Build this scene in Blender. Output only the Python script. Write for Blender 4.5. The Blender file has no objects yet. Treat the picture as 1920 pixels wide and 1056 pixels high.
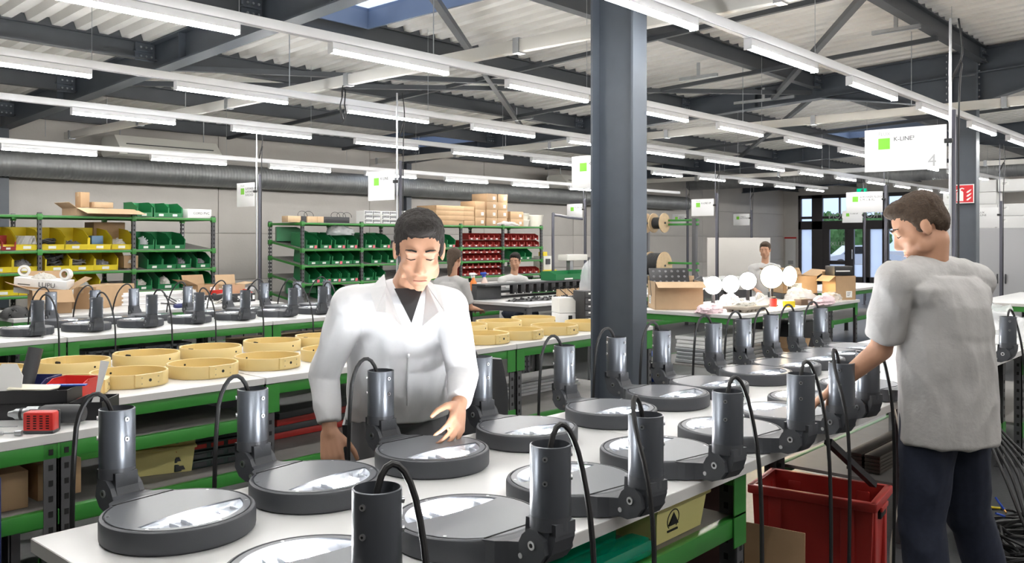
import bpy, bmesh, math, random
from mathutils import Vector, Matrix, Euler
random.seed(7)
PI = math.pi
scene = bpy.context.scene
COL = scene.collection
# ------------------------------------------------------------------ camera
A_ = math.atan(1460 / 1630); CA, SA = math.cos(A_), math.sin(A_); FPX = 1630.0; EYE = 1.6; HOR = 450.0
cam_d = bpy.data.cameras.new('camera'); cam = bpy.data.objects.new('camera', cam_d); COL.objects.link(cam)
cam.location = (0, 0, EYE)
cam.rotation_euler = (PI / 2, 0, A_ - PI / 2)
cam_d.sensor_width = 36.0; cam_d.lens = FPX * 36 / 1920
cam_d.shift_y = -(528 - HOR) / 1920
cam_d.clip_start = 0.05; cam_d.clip_end = 300
scene.camera = cam
# ------------------------------------------------------------------ world, exposure
scene.view_settings.view_transform = 'Standard'
scene.view_settings.look = 'None'
scene.view_settings.gamma = 1
scene.view_settings.use_curve_mapping = False
scene.view_settings.exposure = 0.85
LED_TUBE = 54.0      # radiance of the ceiling tubes
SPOT_LED = 240.0     # radiance of the little floodlight LEDs
w = bpy.data.worlds.new('sky'); scene.world = w; w.use_nodes = True
bg = w.node_tree.nodes['Background']; bg.inputs[1].default_value = 1.0
_t = w.node_tree.nodes.new('ShaderNodeTexCoord'); _s = w.node_tree.nodes.new('ShaderNodeSeparateXYZ'); _r = w.node_tree.nodes.new('ShaderNodeValToRGB')   # even overcast dusk sky, paler overhead
w.node_tree.links.new(_t.outputs['Generated'], _s.inputs[0]); w.node_tree.links.new(_s.outputs['Z'], _r.inputs[0]); w.node_tree.links.new(_r.outputs[0], bg.inputs[0])
_r.color_ramp.elements[0].position = 0.0; _r.color_ramp.elements[0].color = (.50, .62, .90, 1); _r.color_ramp.elements[1].position = .25; _r.color_ramp.elements[1].color = (1.0, 1.06, 1.18, 1)
scene.cycles.sample_clamp_indirect = 6.0
scene.cycles.max_bounces = 8
scene.cycles.diffuse_bounces = 5
scene.cycles.glossy_bounces = 4
scene.cycles.caustics_reflective = False
scene.cycles.caustics_refractive = False

def ray(px, py):
    a = (px - 960) / FPX; b = (HOR - py) / FPX
    return CA + a * SA, SA - a * CA, b
def at_z(px, py, z):
    r = ray(px, py); t = (z - EYE) / r[2]; return Vector((r[0] * t, r[1] * t, z))
def at_y(px, py, Y):
    r = ray(px, py); t = Y / r[1]; return Vector((r[0] * t, Y, EYE + r[2] * t))
def at_x(px, py, X):
    r = ray(px, py); t = X / r[0]; return Vector((X, r[1] * t, EYE + r[2] * t))
def at_d(px, py, d):
    r = ray(px, py); return Vector((r[0] * d, r[1] * d, EYE + r[2] * d))

# ------------------------------------------------------------------ materials
MATS = {}
def mat(name, col, rough=.5, metal=0, noise=0, nscale=20, bump=0, bscale=60, emit=0, ecol=None, spec=None, alpha=None, trans=0, aniso=None, coat=0):
    m = bpy.data.materials.new(name); m.use_nodes = True
    nt = m.node_tree; b = nt.nodes['Principled BSDF']
    b.inputs['Base Color'].default_value = (*col, 1)
    b.inputs['Roughness'].default_value = rough; b.inputs['Metallic'].default_value = metal
    if spec is not None: b.inputs['Specular IOR Level'].default_value = spec
    if coat: b.inputs['Coat Weight'].default_value = coat
    if trans: b.inputs['Transmission Weight'].default_value = trans
    if alpha is not None: b.inputs['Alpha'].default_value = alpha
    if emit:
        b.inputs['Emission Color'].default_value = (*(ecol or col), 1); b.inputs['Emission Strength'].default_value = emit
    if noise or bump:
        tc = nt.nodes.new('ShaderNodeTexCoord')
    if noise:
        n = nt.nodes.new('ShaderNodeTexNoise'); n.inputs['Scale'].default_value = nscale; n.inputs['Detail'].default_value = 5
        nt.links.new(tc.outputs['Object'], n.inputs['Vector'])
        r = nt.nodes.new('ShaderNodeMapRange'); r.inputs[1].default_value = .25; r.inputs[2].default_value = .75
        r.inputs[3].default_value = 1 - noise; r.inputs[4].default_value = 1 + noise
        nt.links.new(n.outputs['Fac'], r.inputs[0])
        mx = nt.nodes.new('ShaderNodeVectorMath'); mx.operation = 'SCALE'
        mx.inputs[0].default_value = col; nt.links.new(r.outputs[0], mx.inputs['Scale'])
        nt.links.new(mx.outputs[0], b.inputs['Base Color'])
    if bump:
        n2 = nt.nodes.new('ShaderNodeTexNoise'); n2.inputs['Scale'].default_value = bscale; n2.inputs['Detail'].default_value = 4
        nt.links.new(tc.outputs['Object'], n2.inputs['Vector'])
        bp = nt.nodes.new('ShaderNodeBump'); bp.inputs['Strength'].default_value = bump; bp.inputs['Distance'].default_value = .01
        nt.links.new(n2.outputs['Fac'], bp.inputs['Height']); nt.links.new(bp.outputs[0], b.inputs['Normal'])
    MATS[name] = m; return m
def thin_glass(name, col=(.95, .97, 1), refl=.08, rough=.02):
    m = bpy.data.materials.new(name); m.use_nodes = True; nt = m.node_tree; nt.nodes.clear()
    o = nt.nodes.new('ShaderNodeOutputMaterial'); mx = nt.nodes.new('ShaderNodeMixShader')
    t = nt.nodes.new('ShaderNodeBsdfTransparent'); t.inputs[0].default_value = (*col, 1)
    g = nt.nodes.new('ShaderNodeBsdfGlossy'); g.inputs['Roughness'].default_value = rough
    f = nt.nodes.new('ShaderNodeFresnel'); ge = nt.nodes.new('ShaderNodeNewGeometry'); mr = nt.nodes.new('ShaderNodeMapRange')
    mr.inputs[3].default_value = 1.35; mr.inputs[4].default_value = 1 / 1.35; nt.links.new(ge.outputs['Backfacing'], mr.inputs[0]); nt.links.new(mr.outputs[0], f.inputs[0])   # same reflectance on both faces of the pane
    nt.links.new(f.outputs[0], mx.inputs[0]); nt.links.new(t.outputs[0], mx.inputs[1]); nt.links.new(g.outputs[0], mx.inputs[2])
    nt.links.new(mx.outputs[0], o.inputs[0]); MATS[name] = m; return m
def film(name, col, op=.4):
    m = bpy.data.materials.new(name); m.use_nodes = True; nt = m.node_tree; nt.nodes.clear()
    o = nt.nodes.new('ShaderNodeOutputMaterial'); mx = nt.nodes.new('ShaderNodeMixShader'); mx.inputs[0].default_value = op
    t = nt.nodes.new('ShaderNodeBsdfTransparent')
    g = nt.nodes.new('ShaderNodeBsdfPrincipled'); g.inputs['Base Color'].default_value = (*col, 1); g.inputs['Roughness'].default_value = .18
    nt.links.new(t.outputs[0], mx.inputs[1]); nt.links.new(g.outputs[0], mx.inputs[2]); nt.links.new(mx.outputs[0], o.inputs[0]); MATS[name] = m; return m

steel = mat('grey_steel_paint', (.078, .092, .112), .42, 0, .06, 8)
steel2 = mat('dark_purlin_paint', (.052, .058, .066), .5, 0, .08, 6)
deck_m = mat('white_deck', (.82, .80, .76), .5, 0, .05, 3)
wall_m = mat('cream_wall_paint', (.60, .57, .53), .75, 0, .05, 1.2, .15, 25)
joint_m = mat('wall_joint', (.45, .43, .40), .8)
white_trim = mat('white_lacquer', (.80, .80, .80), .35)
tray_m = mat('cream_trunking', (.70, .68, .63), .45)
lampbody = mat('white_lamp_housing', (.78, .78, .79), .4)
tube_m = mat('lit_diffuser', (1, 1, 1), .5, emit=LED_TUBE, ecol=(1.0, .985, .96))
galv = mat('galvanised_steel', (.50, .52, .54), .35, .85, .08, 14)
duct_m = mat('spiral_duct_steel', (.36, .37, .37), .5, .6, .1, 5)
alu = mat('aluminium', (.72, .73, .76), .3, .9)
polem = mat('grey_pole_paint', (.10, .10, .125), .4)
top_m = mat('white_laminate', (.69, .69, .685), .32, 0, .035, 3)
edge_m = mat('laminate_edge', (.58, .575, .565), .45)
green_m = mat('green_steel_paint', (.034, .205, .033), .4, 0, .06, 9)
post_m = mat('charcoal_post_steel', (.075, .075, .08), .5)
hole_m = mat('dark_slot', (.006, .006, .006), .8)
board_m = mat('chipboard', (.42, .27, .15), .7, 0, .12, 40)
shelfm = mat('grey_shelf_board', (.22, .21, .20), .55, 0, .08, 10)
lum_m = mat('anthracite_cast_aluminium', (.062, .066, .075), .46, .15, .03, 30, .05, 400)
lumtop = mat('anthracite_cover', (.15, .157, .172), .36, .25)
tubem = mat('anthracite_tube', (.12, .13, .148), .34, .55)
chrome = mat('bright_reflector', (.90, .91, .93), .30, .7)
screw_m = mat('screw_steel', (.65, .66, .68), .3, 1)
rubber = mat('black_cable', (.012, .012, .013), .5)
led_m = mat('lit_led', (1, 1, 1), .4, emit=SPOT_LED, ecol=(1, .985, .95))
led_off = mat('unlit_led', (.75, .7, .35), .4)
lens_g = thin_glass('lens_glass')
pane_g = thin_glass('window_glass', (.90, .94, 1.0))
ring_m = mat('pale_yellow_ring_paint', (.64, .49, .215), .42, 0, .03, 6)
ringedge = mat('ring_bare_patch', (.38, .31, .17), .55)
yel = mat('yellow_plastic', (.66, .52, .018), .42)
grn = mat('green_plastic', (.012, .17, .055), .42)
redp = mat('dark_red_plastic', (.30, .022, .018), .45)
redb = mat('bright_red_plastic', (.62, .03, .025), .4)
redcrate = mat('red_crate_plastic', (.42, .032, .026), .45)
navy = mat('navy_plastic', (.02, .028, .12), .42)
blue = mat('blue_plastic', (.02, .07, .42), .42)
blackp = mat('black_plastic', (.014, .014, .016), .45)
dgrey = mat('dark_grey_plastic', (.05, .052, .056), .5)
esd = mat('pale_yellow_plastic', (.70, .64, .27), .45)
labelw = mat('white_label', (.80, .80, .78), .5)
pink = mat('pink_label', (.85, .16, .22), .5)
card = mat('cardboard', (.40, .262, .145), .75, 0, .06, 12)
card2 = mat('light_cardboard', (.51, .36, .22), .75, 0, .05, 12)
tape_m = mat('packing_tape', (.50, .37, .22), .3)
paperw = mat('white_card', (.74, .74, .73), .6)
greenbox = film('green_translucent_plastic', (.0, .30, .17), .82)
clearf = film('clear_plastic_film', (.82, .84, .86), .42)
pinkf = mat('pink_foam_wrap', (.80, .62, .66), .6, 0, .08, 30, .6, 70)
clothw = mat('white_coat_cloth', (.70, .70, .715), .8, 0, .03, 12, .12, 30)
teeg = mat('grey_tshirt_cloth', (.40, .39, .38), .85, 0, .03, 30, .2, 60)
teew = mat('white_tshirt_cloth', (.56, .55, .54), .85)
jeans = mat('navy_denim', (.012, .017, .035), .8, 0, .15, 60)
greytr = mat('grey_trouser_cloth', (.16, .16, .17), .8)
skin = mat('skin', (.50, .27, .17), .5)
hairm = mat('dark_hair', (.016, .012, .010), .85, 0, .3, 120, .6, 180)
hairb = mat('brown_hair', (.055, .034, .02), .8, 0, .3, 120, .6, 180)
shoe_m = mat('black_shoe', (.015, .015, .015), .5)
signw = mat('white_sign_board', (.82, .82, .82), .4)
signg = mat('sign_green', (.22, .62, .05), .5)
inkm = mat('grey_ink', (.10, .10, .10), .6)
inkl = mat('light_grey_ink', (.42, .42, .42), .6)
signr = mat('fire_sign_red', (.62, .02, .03), .45)
exitg = mat('exit_sign_green', (.0, .25, .12), .4, emit=.5, ecol=(.0, .8, .4))
doorf = mat('dark_door_aluminium', (.07, .064, .066), .45)
frost = bpy.data.materials.new('frosted_film'); frost.use_nodes = True; _n = frost.node_tree; _n.nodes.clear()
_o = _n.nodes.new('ShaderNodeOutputMaterial'); _m = _n.nodes.new('ShaderNodeMixShader'); _m.inputs[0].default_value = .75; _a = _n.nodes.new('ShaderNodeBsdfTransparent'); _b = _n.nodes.new('ShaderNodeBsdfTranslucent'); _b.inputs[0].default_value = (.88, .92, .97, 1)
_n.links.new(_a.outputs[0], _m.inputs[1]); _n.links.new(_b.outputs[0], _m.inputs[2]); _n.links.new(_m.outputs[0], _o.inputs[0])
wood = mat('plywood_reel', (.55, .40, .24), .6, 0, .1, 15)
lampwarm = mat('lit_warm_glass', (1, .8, .5), .4, emit=45, ecol=(1, .74, .40))
lampcool = mat('lit_cool_glass', (1, 1, 1), .4, emit=45, ecol=(1, .93, .84))
concrete_out = mat('asphalt', (.25, .25, .26), .9)
leafm = mat('hedge_leaves', (.06, .16, .035), .7, 0, .4, 30)
carm = mat('silver_car_paint', (.55, .57, .6), .3, .4)
acm = mat('cream_unit_plastic', (.68, .67, .62), .5)
cabm = mat('light_grey_cabinet_steel', (.40, .40, .41), .45)
beige = mat('beige_cord', (.55, .5, .42), .6)
lipm = mat('lips', (.42, .17, .13), .5)
partsg = mat('grey_small_parts', (.20, .20, .21), .5, .2, .5, 60, .8, 120)
partsw = mat('pale_small_parts', (.55, .53, .48), .6, 0, .25, 50, .6, 100)

def floor_material():
    m = bpy.data.materials.new('polished_concrete'); m.use_nodes = True; nt = m.node_tree; b = nt.nodes['Principled BSDF']
    tc = nt.nodes.new('ShaderNodeTexCoord'); n = nt.nodes.new('ShaderNodeTexNoise'); n.inputs['Scale'].default_value = 1.3; n.inputs['Detail'].default_value = 8
    n2 = nt.nodes.new('ShaderNodeTexNoise'); n2.inputs['Scale'].default_value = 38; n2.inputs['Detail'].default_value = 6
    nt.links.new(tc.outputs['Object'], n.inputs['Vector']); nt.links.new(tc.outputs['Object'], n2.inputs['Vector'])
    ad = nt.nodes.new('ShaderNodeMath'); ad.operation = 'ADD'; nt.links.new(n.outputs[0], ad.inputs[0]); nt.links.new(n2.outputs[0], ad.inputs[1])
    cr = nt.nodes.new('ShaderNodeValToRGB'); cr.color_ramp.elements[0].position = .3; cr.color_ramp.elements[0].color = (.038, .039, .042, 1)
    cr.color_ramp.elements[1].position = .75; cr.color_ramp.elements[1].color = (.095, .096, .10, 1)
    hf = nt.nodes.new('ShaderNodeMath'); hf.operation = 'MULTIPLY'; hf.inputs[1].default_value = .5; nt.links.new(ad.outputs[0], hf.inputs[0])
    nt.links.new(hf.outputs[0], cr.inputs[0]); nt.links.new(cr.outputs[0], b.inputs['Base Color'])
    b.inputs['Roughness'].default_value = .38
    return m
floor_m = floor_material()

# ------------------------------------------------------------------ mesh builder
class MB:
    def __init__(s): s.bm = bmesh.new()
    def _mi(s, fs, mi, sm):
        for f in fs: f.material_index = mi; f.smooth = sm
    def box(s, c, d, rz=0, mi=0, bev=0, rot=None):
        M = Matrix.Translation(Vector(c)) @ (rot if rot is not None else Matrix.Rotation(rz, 4, 'Z')) @ Matrix.Diagonal((d[0], d[1], d[2], 1))
        r = bmesh.ops.create_cube(s.bm, size=1, matrix=M)
        vs = r['verts']; fs = set(f for v in vs for f in v.link_faces)
        if bev:
            es = set(e for v in vs for e in v.link_edges)
            rb = bmesh.ops.bevel(s.bm, geom=list(es), offset=bev, segments=2, affect='EDGES', profile=.5)
            fs = set(rb['faces']) | set(f for v in rb['verts'] for f in v.link_faces)
            s._mi(fs, mi, True)
        else: s._mi(fs, mi, False)
        return s
    def b2(s, a, b, mi=0, bev=0):
        return s.box([(a[i] + b[i]) / 2 for i in range(3)], [abs(b[i] - a[i]) for i in range(3)], 0, mi, bev)
    def bar(s, p, q, wd, ht, mi=0, up=(0, 0, 1)):
        p = Vector(p); q = Vector(q); x = (q - p).normalized(); u = Vector(up); y = u.cross(x)
        if y.length < 1e-4: y = Vector((0, 1, 0)).cross(x)
        y.normalize(); z = x.cross(y)
        R = Matrix((x, y, z)).transposed().to_4x4()
        return s.box((p + q) / 2, ((q - p).length, wd, ht), 0, mi, 0, R)
    def loft(s, rings, mi=0, caps=True, closed=True, sm=True):
        bm = s.bm; V = [[bm.verts.new(p) for p in r] for r in rings]; n = len(V[0]); fs = []
        for a, b in zip(V[:-1], V[1:]):
            for i in range(n if closed else n - 1):
                j = (i + 1) % n
                try: fs.append(bm.faces.new((a[i], a[j], b[j], b[i])))
                except ValueError: pass
        s._mi(fs, mi, sm)
        if caps and closed:
            cs = []
            for r in (V[0][::-1], V[-1]):
                try: cs.append(bm.faces.new(r))
                except ValueError: pass
            s._mi(cs, mi, False)
        return s
    def cyl(s, p, q, r0, r1=None, n=16, mi=0, caps=True):
        p = Vector(p); q = Vector(q); r1 = r0 if r1 is None else r1
        z = (q - p).normalized(); x = z.orthogonal().normalized(); y = z.cross(x)
        ang = [(2 * PI * i / n) for i in range(n)]
        return s.loft([[c + (x * math.cos(t) + y * math.sin(t)) * r for t in ang] for c, r in ((p, r0), (q, r1))], mi, caps)
    def lathe(s, prof, n=32, c=(0, 0, 0), M=None, mi=0, caps=False):
        c = Vector(c); R = []
        for r, z in prof:
            ring = [Vector((max(r, 1e-5) * math.cos(2 * PI * i / n), max(r, 1e-5) * math.sin(2 * PI * i / n), z)) for i in range(n)]
            R.append([(M @ p if M is not None else p) + c for p in ring])
        return s.loft(R, mi, caps)
    def tube(s, pts, r, n=8, mi=0, caps=True):
        P = [Vector(p) for p in pts]; R = []; x = None
        for i, p in enumerate(P):
            t = (P[min(i + 1, len(P) - 1)] - P[max(i - 1, 0)])
            if t.length < 1e-9: t = Vector((0, 0, 1))
            t.normalize()
            x = (t.orthogonal() if x is None else x - t * x.dot(t))
            if x.length < 1e-6: x = t.orthogonal()
            x.normalize(); y = t.cross(x); rr = r[i] if isinstance(r, (list, tuple)) else r
            R.append([p + (x * math.cos(2 * PI * k / n) + y * math.sin(2 * PI * k / n)) * rr for k in range(n)])
        return s.loft(R, mi, caps)
    def prism(s, poly, ax, a, b, mi=0):
        """poly: 2D outline in the plane across axis ax, run from a to b"""
        def P(u, v, t): return {'x': (t, u, v), 'y': (u, t, v), 'z': (u, v, t)}[ax]
        bm = s.bm; A = [bm.verts.new(P(u, v, a)) for u, v in poly]; B = [bm.verts.new(P(u, v, b)) for u, v in poly]
        n = len(A); fs = [bm.faces.new(A[::-1]), bm.faces.new(B)]
        for i in range(n): fs.append(bm.faces.new((A[i], A[(i + 1) % n], B[(i + 1) % n], B[i])))
        s._mi(fs, mi, False); return s
    def quad(s, a, b, c, d, th=0, mi=0):
        bm = s.bm; P = [Vector(p) for p in (a, b, c, d)]
        if th:
            nrm = (P[1] - P[0]).cross(P[3] - P[0]).normalized() * th
            A = [bm.verts.new(p) for p in P]; B = [bm.verts.new(p + nrm) for p in P]
            fs = [bm.faces.new(A[::-1]), bm.faces.new(B)] + [bm.faces.new((A[i], A[(i + 1) % 4], B[(i + 1) % 4], B[i])) for i in range(4)]
        else: fs = [bm.faces.new([bm.verts.new(p) for p in P])]
        s._mi(fs, mi, False); return s
    def ell(s, c, r, R=None, mi=0, u=16, v=10):
        M = Matrix.Translation(Vector(c)) @ (R.to_4x4() if R is not None else Matrix.Identity(4)) @ Matrix.Diagonal((r[0], r[1], r[2], 1))
        q = bmesh.ops.create_uvsphere(s.bm, u_segments=u, v_segments=v, radius=1, matrix=M)
        s._mi(set(f for vv in q['verts'] for f in vv.link_faces), mi, True); return s
    def cone2(s, p, q, r0, r1, n=14, mi=0):
        """capsule with two radii"""
        p = Vector(p); q = Vector(q); d = (q - p); L = d.length; z = d / L if L > 1e-6 else Vector((0, 0, 1))
        x = z.orthogonal().normalized(); y = z.cross(x); R = []
        for k in range(0, 6):
            t = -PI / 2 + PI / 2 * k / 5; R.append((p + z * r0 * math.sin(t), max(r0 * math.cos(t), 1e-4)))
        for k in range(0, 6):
            t = PI / 2 * k / 5; R.append((q + z * r1 * math.sin(t), max(r1 * math.cos(t), 1e-4)))
        return s.loft([[c + (x * math.cos(2 * PI * i / n) + y * math.sin(2 * PI * i / n)) * r for i in range(n)] for c, r in R], mi, True)
    def mesh(s, name, mats, ang=35):
        if not isinstance(mats, (list, tuple)): mats = [mats]
        bmesh.ops.recalc_face_normals(s.bm, faces=s.bm.faces[:])
        me = bpy.data.meshes.new(name); s.bm.to_mesh(me); s.bm.free()
        for m in mats: me.materials.append(m)
        if any(p.use_smooth for p in me.polygons): me.set_sharp_from_angle(angle=math.radians(ang))
        return me
    def build(s, name, mats, parent=None, loc=None, rz=0, ang=35):
        return link(name, s.mesh(name, mats, ang), parent, loc, rz)
def link(name, me, parent=None, loc=None, rz=0):
    o = bpy.data.objects.new(name, me); COL.objects.link(o)
    if parent is not None: o.parent = parent
    if loc is not None: o.location = loc
    if rz: o.rotation_euler = (0, 0, rz)
    return o
def tag(o, label, cat, group=None):
    o['label'] = label; o['category'] = cat
    if group: o['group'] = group
    return o
def struct(o): o['kind'] = 'structure'; return o
def stuff(o): o['kind'] = 'stuff'; return o
def thing(name, label, cat, loc=(0, 0, 0), rz=0, group=None):
    o = bpy.data.objects.new(name, None); COL.objects.link(o); o.empty_display_size = .1
    o.location = loc; o.rotation_euler = (0, 0, rz); return tag(o, label, cat, group)
def kids(o): return [c for c in bpy.data.objects if c.parent == o]
class Proto:
    """a finished thing that is placed first itself and then as copies of the thing, its parts and sub-parts"""
    def __init__(s, root):
        s.root = root; s.tree = []; s.used = False
        ch = {}
        for o in bpy.data.objects:
            if o.parent is not None: ch.setdefault(o.parent.name, []).append(o)
        def grab(o): return (o, [grab(c) for c in ch.get(o.name, [])])
        s.tree = grab(root)
    def _cp(s, node, parent):
        c = node[0].copy(); COL.objects.link(c)
        if parent is not None: c.parent = parent
        for k in node[1]: s._cp(k, c)
        return c
    def place(s, loc, rz=0, label=None, group=None, scale=None, mats=None):
        if not s.used: s.used = True; o = s.root
        else: o = s._cp(s.tree, None)
        o.location = loc; o.rotation_euler = (0, 0, rz)
        if label: o['label'] = label
        if group: o['group'] = group
        if scale: o.scale = scale
        return o
ORD = ['first', 'second', 'third', 'fourth', 'fifth', 'sixth', 'seventh', 'eighth', 'ninth', 'tenth', 'eleventh', 'twelfth', 'thirteenth', 'fourteenth', 'fifteenth', 'sixteenth', 'seventeenth', 'eighteenth', 'nineteenth', 'twentieth', 'twenty-first', 'twenty-second']
def text(name, s, size, mt, parent, loc, rot, align='LEFT'):
    cu = bpy.data.curves.new(name, 'FONT'); cu.body = s; cu.size = size; cu.extrude = .0006; cu.align_x = align; cu.resolution_u = 3
    cu.materials.append(mt)
    tmp = bpy.data.objects.new('tmp_text', cu); COL.objects.link(tmp)
    me = bpy.data.meshes.new_from_object(tmp.evaluated_get(bpy.context.evaluated_depsgraph_get())); bpy.data.objects.remove(tmp); me.name = name
    if not me.materials: me.materials.append(mt)
    o = bpy.data.objects.new(name, me); COL.objects.link(o); o.parent = parent; o.location = loc; o.rotation_euler = rot; o['kind'] = 'stuff'
    return o
def arc_pts(p0, p1, p2, p3, n=14):
    P = [Vector(p) for p in (p0, p1, p2, p3)]
    return [P[0] * (1 - t) ** 3 + P[1] * 3 * t * (1 - t) ** 2 + P[2] * 3 * t * t * (1 - t) + P[3] * t ** 3 for t in [i / n for i in range(n + 1)]]
def spline(pts, n=6):
    P = [Vector(p) for p in pts]; out = []
    for i in range(len(P) - 1):
        a = P[max(i - 1, 0)]; b = P[i]; c = P[i + 1]; d = P[min(i + 2, len(P) - 1)]
        for k in range(n):
            t = k / n
            out.append(.5 * ((2 * b) + (c - a) * t + (2 * a - 5 * b + 4 * c - d) * t * t + (3 * b - a - 3 * c + d) * t ** 3))
    out.append(P[-1]); return out
# ================================================================== STRUCTURE
def zd(y): return 4.26 - .045 * y          # underside of the roof deck
XN, XF, YR, YB = -5.0, 32.0, -5.0, 14.6
struct(MB().b2((XN, YR, -.1), (XF, YB, 0)).build('floor', floor_m))
HOLES = [(4.80, 5.86, 5.34, 7.30), (11.2, 12.3, 11.94, 13.86), (18.2, 19.3, 5.34, 7.28)]
def deck():
    m = MB(); bm = m.bm; ys = [YR, 5.34, 7.28, 7.30, 11.94, 13.86, YB + .3]; p = .24
    prof = [(0, 0), (.028, .075), (.112, .075), (.14, 0)]
    xs = []; k = 0
    while XN - .25 + k * p < XF + .3:
        for u, v in prof: xs.append((XN - .25 + k * p + u, v))
        k += 1
    G = [[bm.verts.new((x, y, zd(y) + v)) for y in ys] for x, v in xs]
    for i in range(len(xs) - 1):
        for j in range(len(ys) - 1):
            xm = (xs[i][0] + xs[i + 1][0]) / 2; ym = (ys[j] + ys[j + 1]) / 2
            if any(h[0] < xm < h[1] and h[2] < ym < h[3] for h in HOLES): continue
            bm.faces.new((G[i][j], G[i + 1][j], G[i + 1][j + 1], G[i][j + 1]))
    return m
struct(deck().build('ceiling', deck_m))
# weather skin above the ribbed deck, open at the rooflights
def skin_roof():
    m = MB(); xs = sorted(set([XN - .3, XF + .3] + [h[0] - .4 for h in HOLES] + [h[1] + .4 for h in HOLES])); ys = sorted(set([YR - .2, YB + .4] + [h[2] - .4 for h in HOLES] + [h[3] + .4 for h in HOLES]))
    for i in range(len(xs) - 1):
        for j in range(len(ys) - 1):
            xm = (xs[i] + xs[i + 1]) / 2; ym = (ys[j] + ys[j + 1]) / 2
            if any(h[0] - .06 < xm < h[1] + .06 and h[2] - .06 < ym < h[3] + .4 for h in HOLES): continue
            m.quad(*[(x, y, zd(y) + .12) for x, y in ((xs[i], ys[j]), (xs[i + 1], ys[j]), (xs[i + 1], ys[j + 1]), (xs[i], ys[j + 1]))], th=.05)
    return m
struct(skin_roof().build('roof_skin', cabm))
curb_m = mat('rooflight_curb_skyblue', (.13, .17, .25), .45)  # blue of the sky light on the curb is put into this colour
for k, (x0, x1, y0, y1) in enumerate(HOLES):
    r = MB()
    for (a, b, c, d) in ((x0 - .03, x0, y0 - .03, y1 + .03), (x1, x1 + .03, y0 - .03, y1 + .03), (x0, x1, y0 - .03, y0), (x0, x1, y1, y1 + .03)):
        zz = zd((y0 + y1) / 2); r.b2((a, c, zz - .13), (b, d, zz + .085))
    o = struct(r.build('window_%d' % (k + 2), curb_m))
    g = MB().quad((x0, y0, zd(y0) + .04), (x1, y0, zd(y0) + .04), (x1, y1, zd(y1) + .09), (x0, y1, zd(y1) + .09), th=.01).build('pane', pane_g, o)
# ---- walls
wb = struct(MB().b2((XN, YB + .02, -.1), (XF + .2, YB + .25, 4.4)).build('wall_back', joint_m))
pan = {}
xs = [XN, -2.25, 1.25, 4.75, 8.25, 11.75, 15.27, 18.8, 22.3, 25.8, 29.3, XF]; zs = [0, .86, 1.72, 2.58, 3.58]
for i in range(len(xs) - 1):
    for j in range(len(zs) - 1):
        wd = xs[i + 1] - xs[i]; h = zs[j + 1] - zs[j]; key = (round(wd, 2), round(h, 2))
        if key not in pan: pan[key] = MB().box((0, 0, 0), (wd - .014, .05, h - .012), bev=.004).mesh('panel', wall_m)
        link('panel', pan[key], wb, ((xs[i] + xs[i + 1]) / 2, YB + .015, (zs[j] + zs[j + 1]) / 2))
struct(MB().b2((XN - .2, YR, 0), (XN, YB + .2, 4.7)).build('wall_near', wall_m))
struct(MB().b2((XN - .2, YR - .2, 0), (XF + .2, YR, 4.7)).build('wall_right', wall_m))
D0 = at_x(1745, 0, XF).y; D1 = at_x(1496, 0, XF).y; DT = 3.29
wf = MB(); wf.b2((XF, D1, 0), (XF + .25, YB + .2, 4.5)); wf.b2((XF, YR - .2, 0), (XF + .25, D0, 4.7)); wf.b2((XF, D0, DT), (XF + .25, D1, 4.5))
struct(wf.build('wall_far', wall_m))
struct(MB().b2((XF - .03, D1 + .02, 0), (XF - .002, YB - .02, .1)).build('baseboard_far', dgrey))
# ---- glazed entrance in the far wall
door = struct(MB().b2((XF + .04, D0, -.02), (XF + .2, D1, .03)).build('door_1', doorf))
def yv(px): return at_x(px, 0, XF + .1).y
def zv(py, px=1580): return at_x(px, py, XF + .1).z
def dbar(name, p0, p1, z0, z1, t=.12):
    return MB().b2((XF + .1 - t / 2, yv(p1), z0), (XF + .1 + t / 2, yv(p0), z1), bev=.008).build(name, doorf, door)
for a, b, z1 in ((1496, 1503, DT), (1523, 1543, DT), (1573.5, 1576, DT), (1655, 1667, DT), (1739, 1745, DT)): dbar('door_post', a, b, zv(413) if a == 1573.5 else 0, z1)
for a, b in ((1585, 1602), (1618, 1632), (1543, 1556)): dbar('door_stile', a, b, .03, zv(430))
for a, b in ((1496, 1745),):
    dbar('transom', a, b, zv(430), zv(414)); dbar('head_frame', a, b, zv(371), DT); dbar('glazing_bar', a, b, zv(410), zv(405), .06)
dbar('door_rail', 1543, 1655, .03, .25); dbar('door_rail', 1556, 1585, zv(496), zv(489), .08)
for a, b, z0, z1, fr in ((1503, 1523, .03, zv(430), 1), (1503, 1523, zv(414), zv(371), 0), (1543, 1573.5, zv(414), zv(371), 0), (1576, 1655, zv(414), zv(371), 0), (1556, 1585, .25, zv(430), 0), (1602, 1618, .25, zv(430), 0), (1632, 1655, .03, zv(430), 1), (1667, 1739, .03, zv(430), 0), (1667, 1739, zv(414), zv(371), 0)):
    MB().b2((XF + .095, yv(b), z0), (XF + .107, yv(a), z1)).build('pane', pane_g, door)
    if fr: MB().b2((XF + .11, yv(b), z0), (XF + .113, yv(a), z1)).build('frosted_film', frost, door)
for a, b in ((1556, 1585), (1602, 1618)): MB().b2((XF + .11, yv(b), .25), (XF + .113, yv(a), zv(496))).build('frosted_film', frost, door)
MB().cyl((XF - .03, yv(1600), .9), (XF - .03, yv(1600), 1.25), .015).build('pull_handle', alu, door)
t = text('door_lettering', 'PRODUCTION', .30, labelw, door, (XF + .03, yv(1656), zv(409.5)), (PI / 2, 0, PI / 2))
t = text('door_lettering', 'FLUX', .22, labelw, door, (XF + .085, yv(1584.5), zv(461)), (PI / 2, 0, PI / 2))
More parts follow.
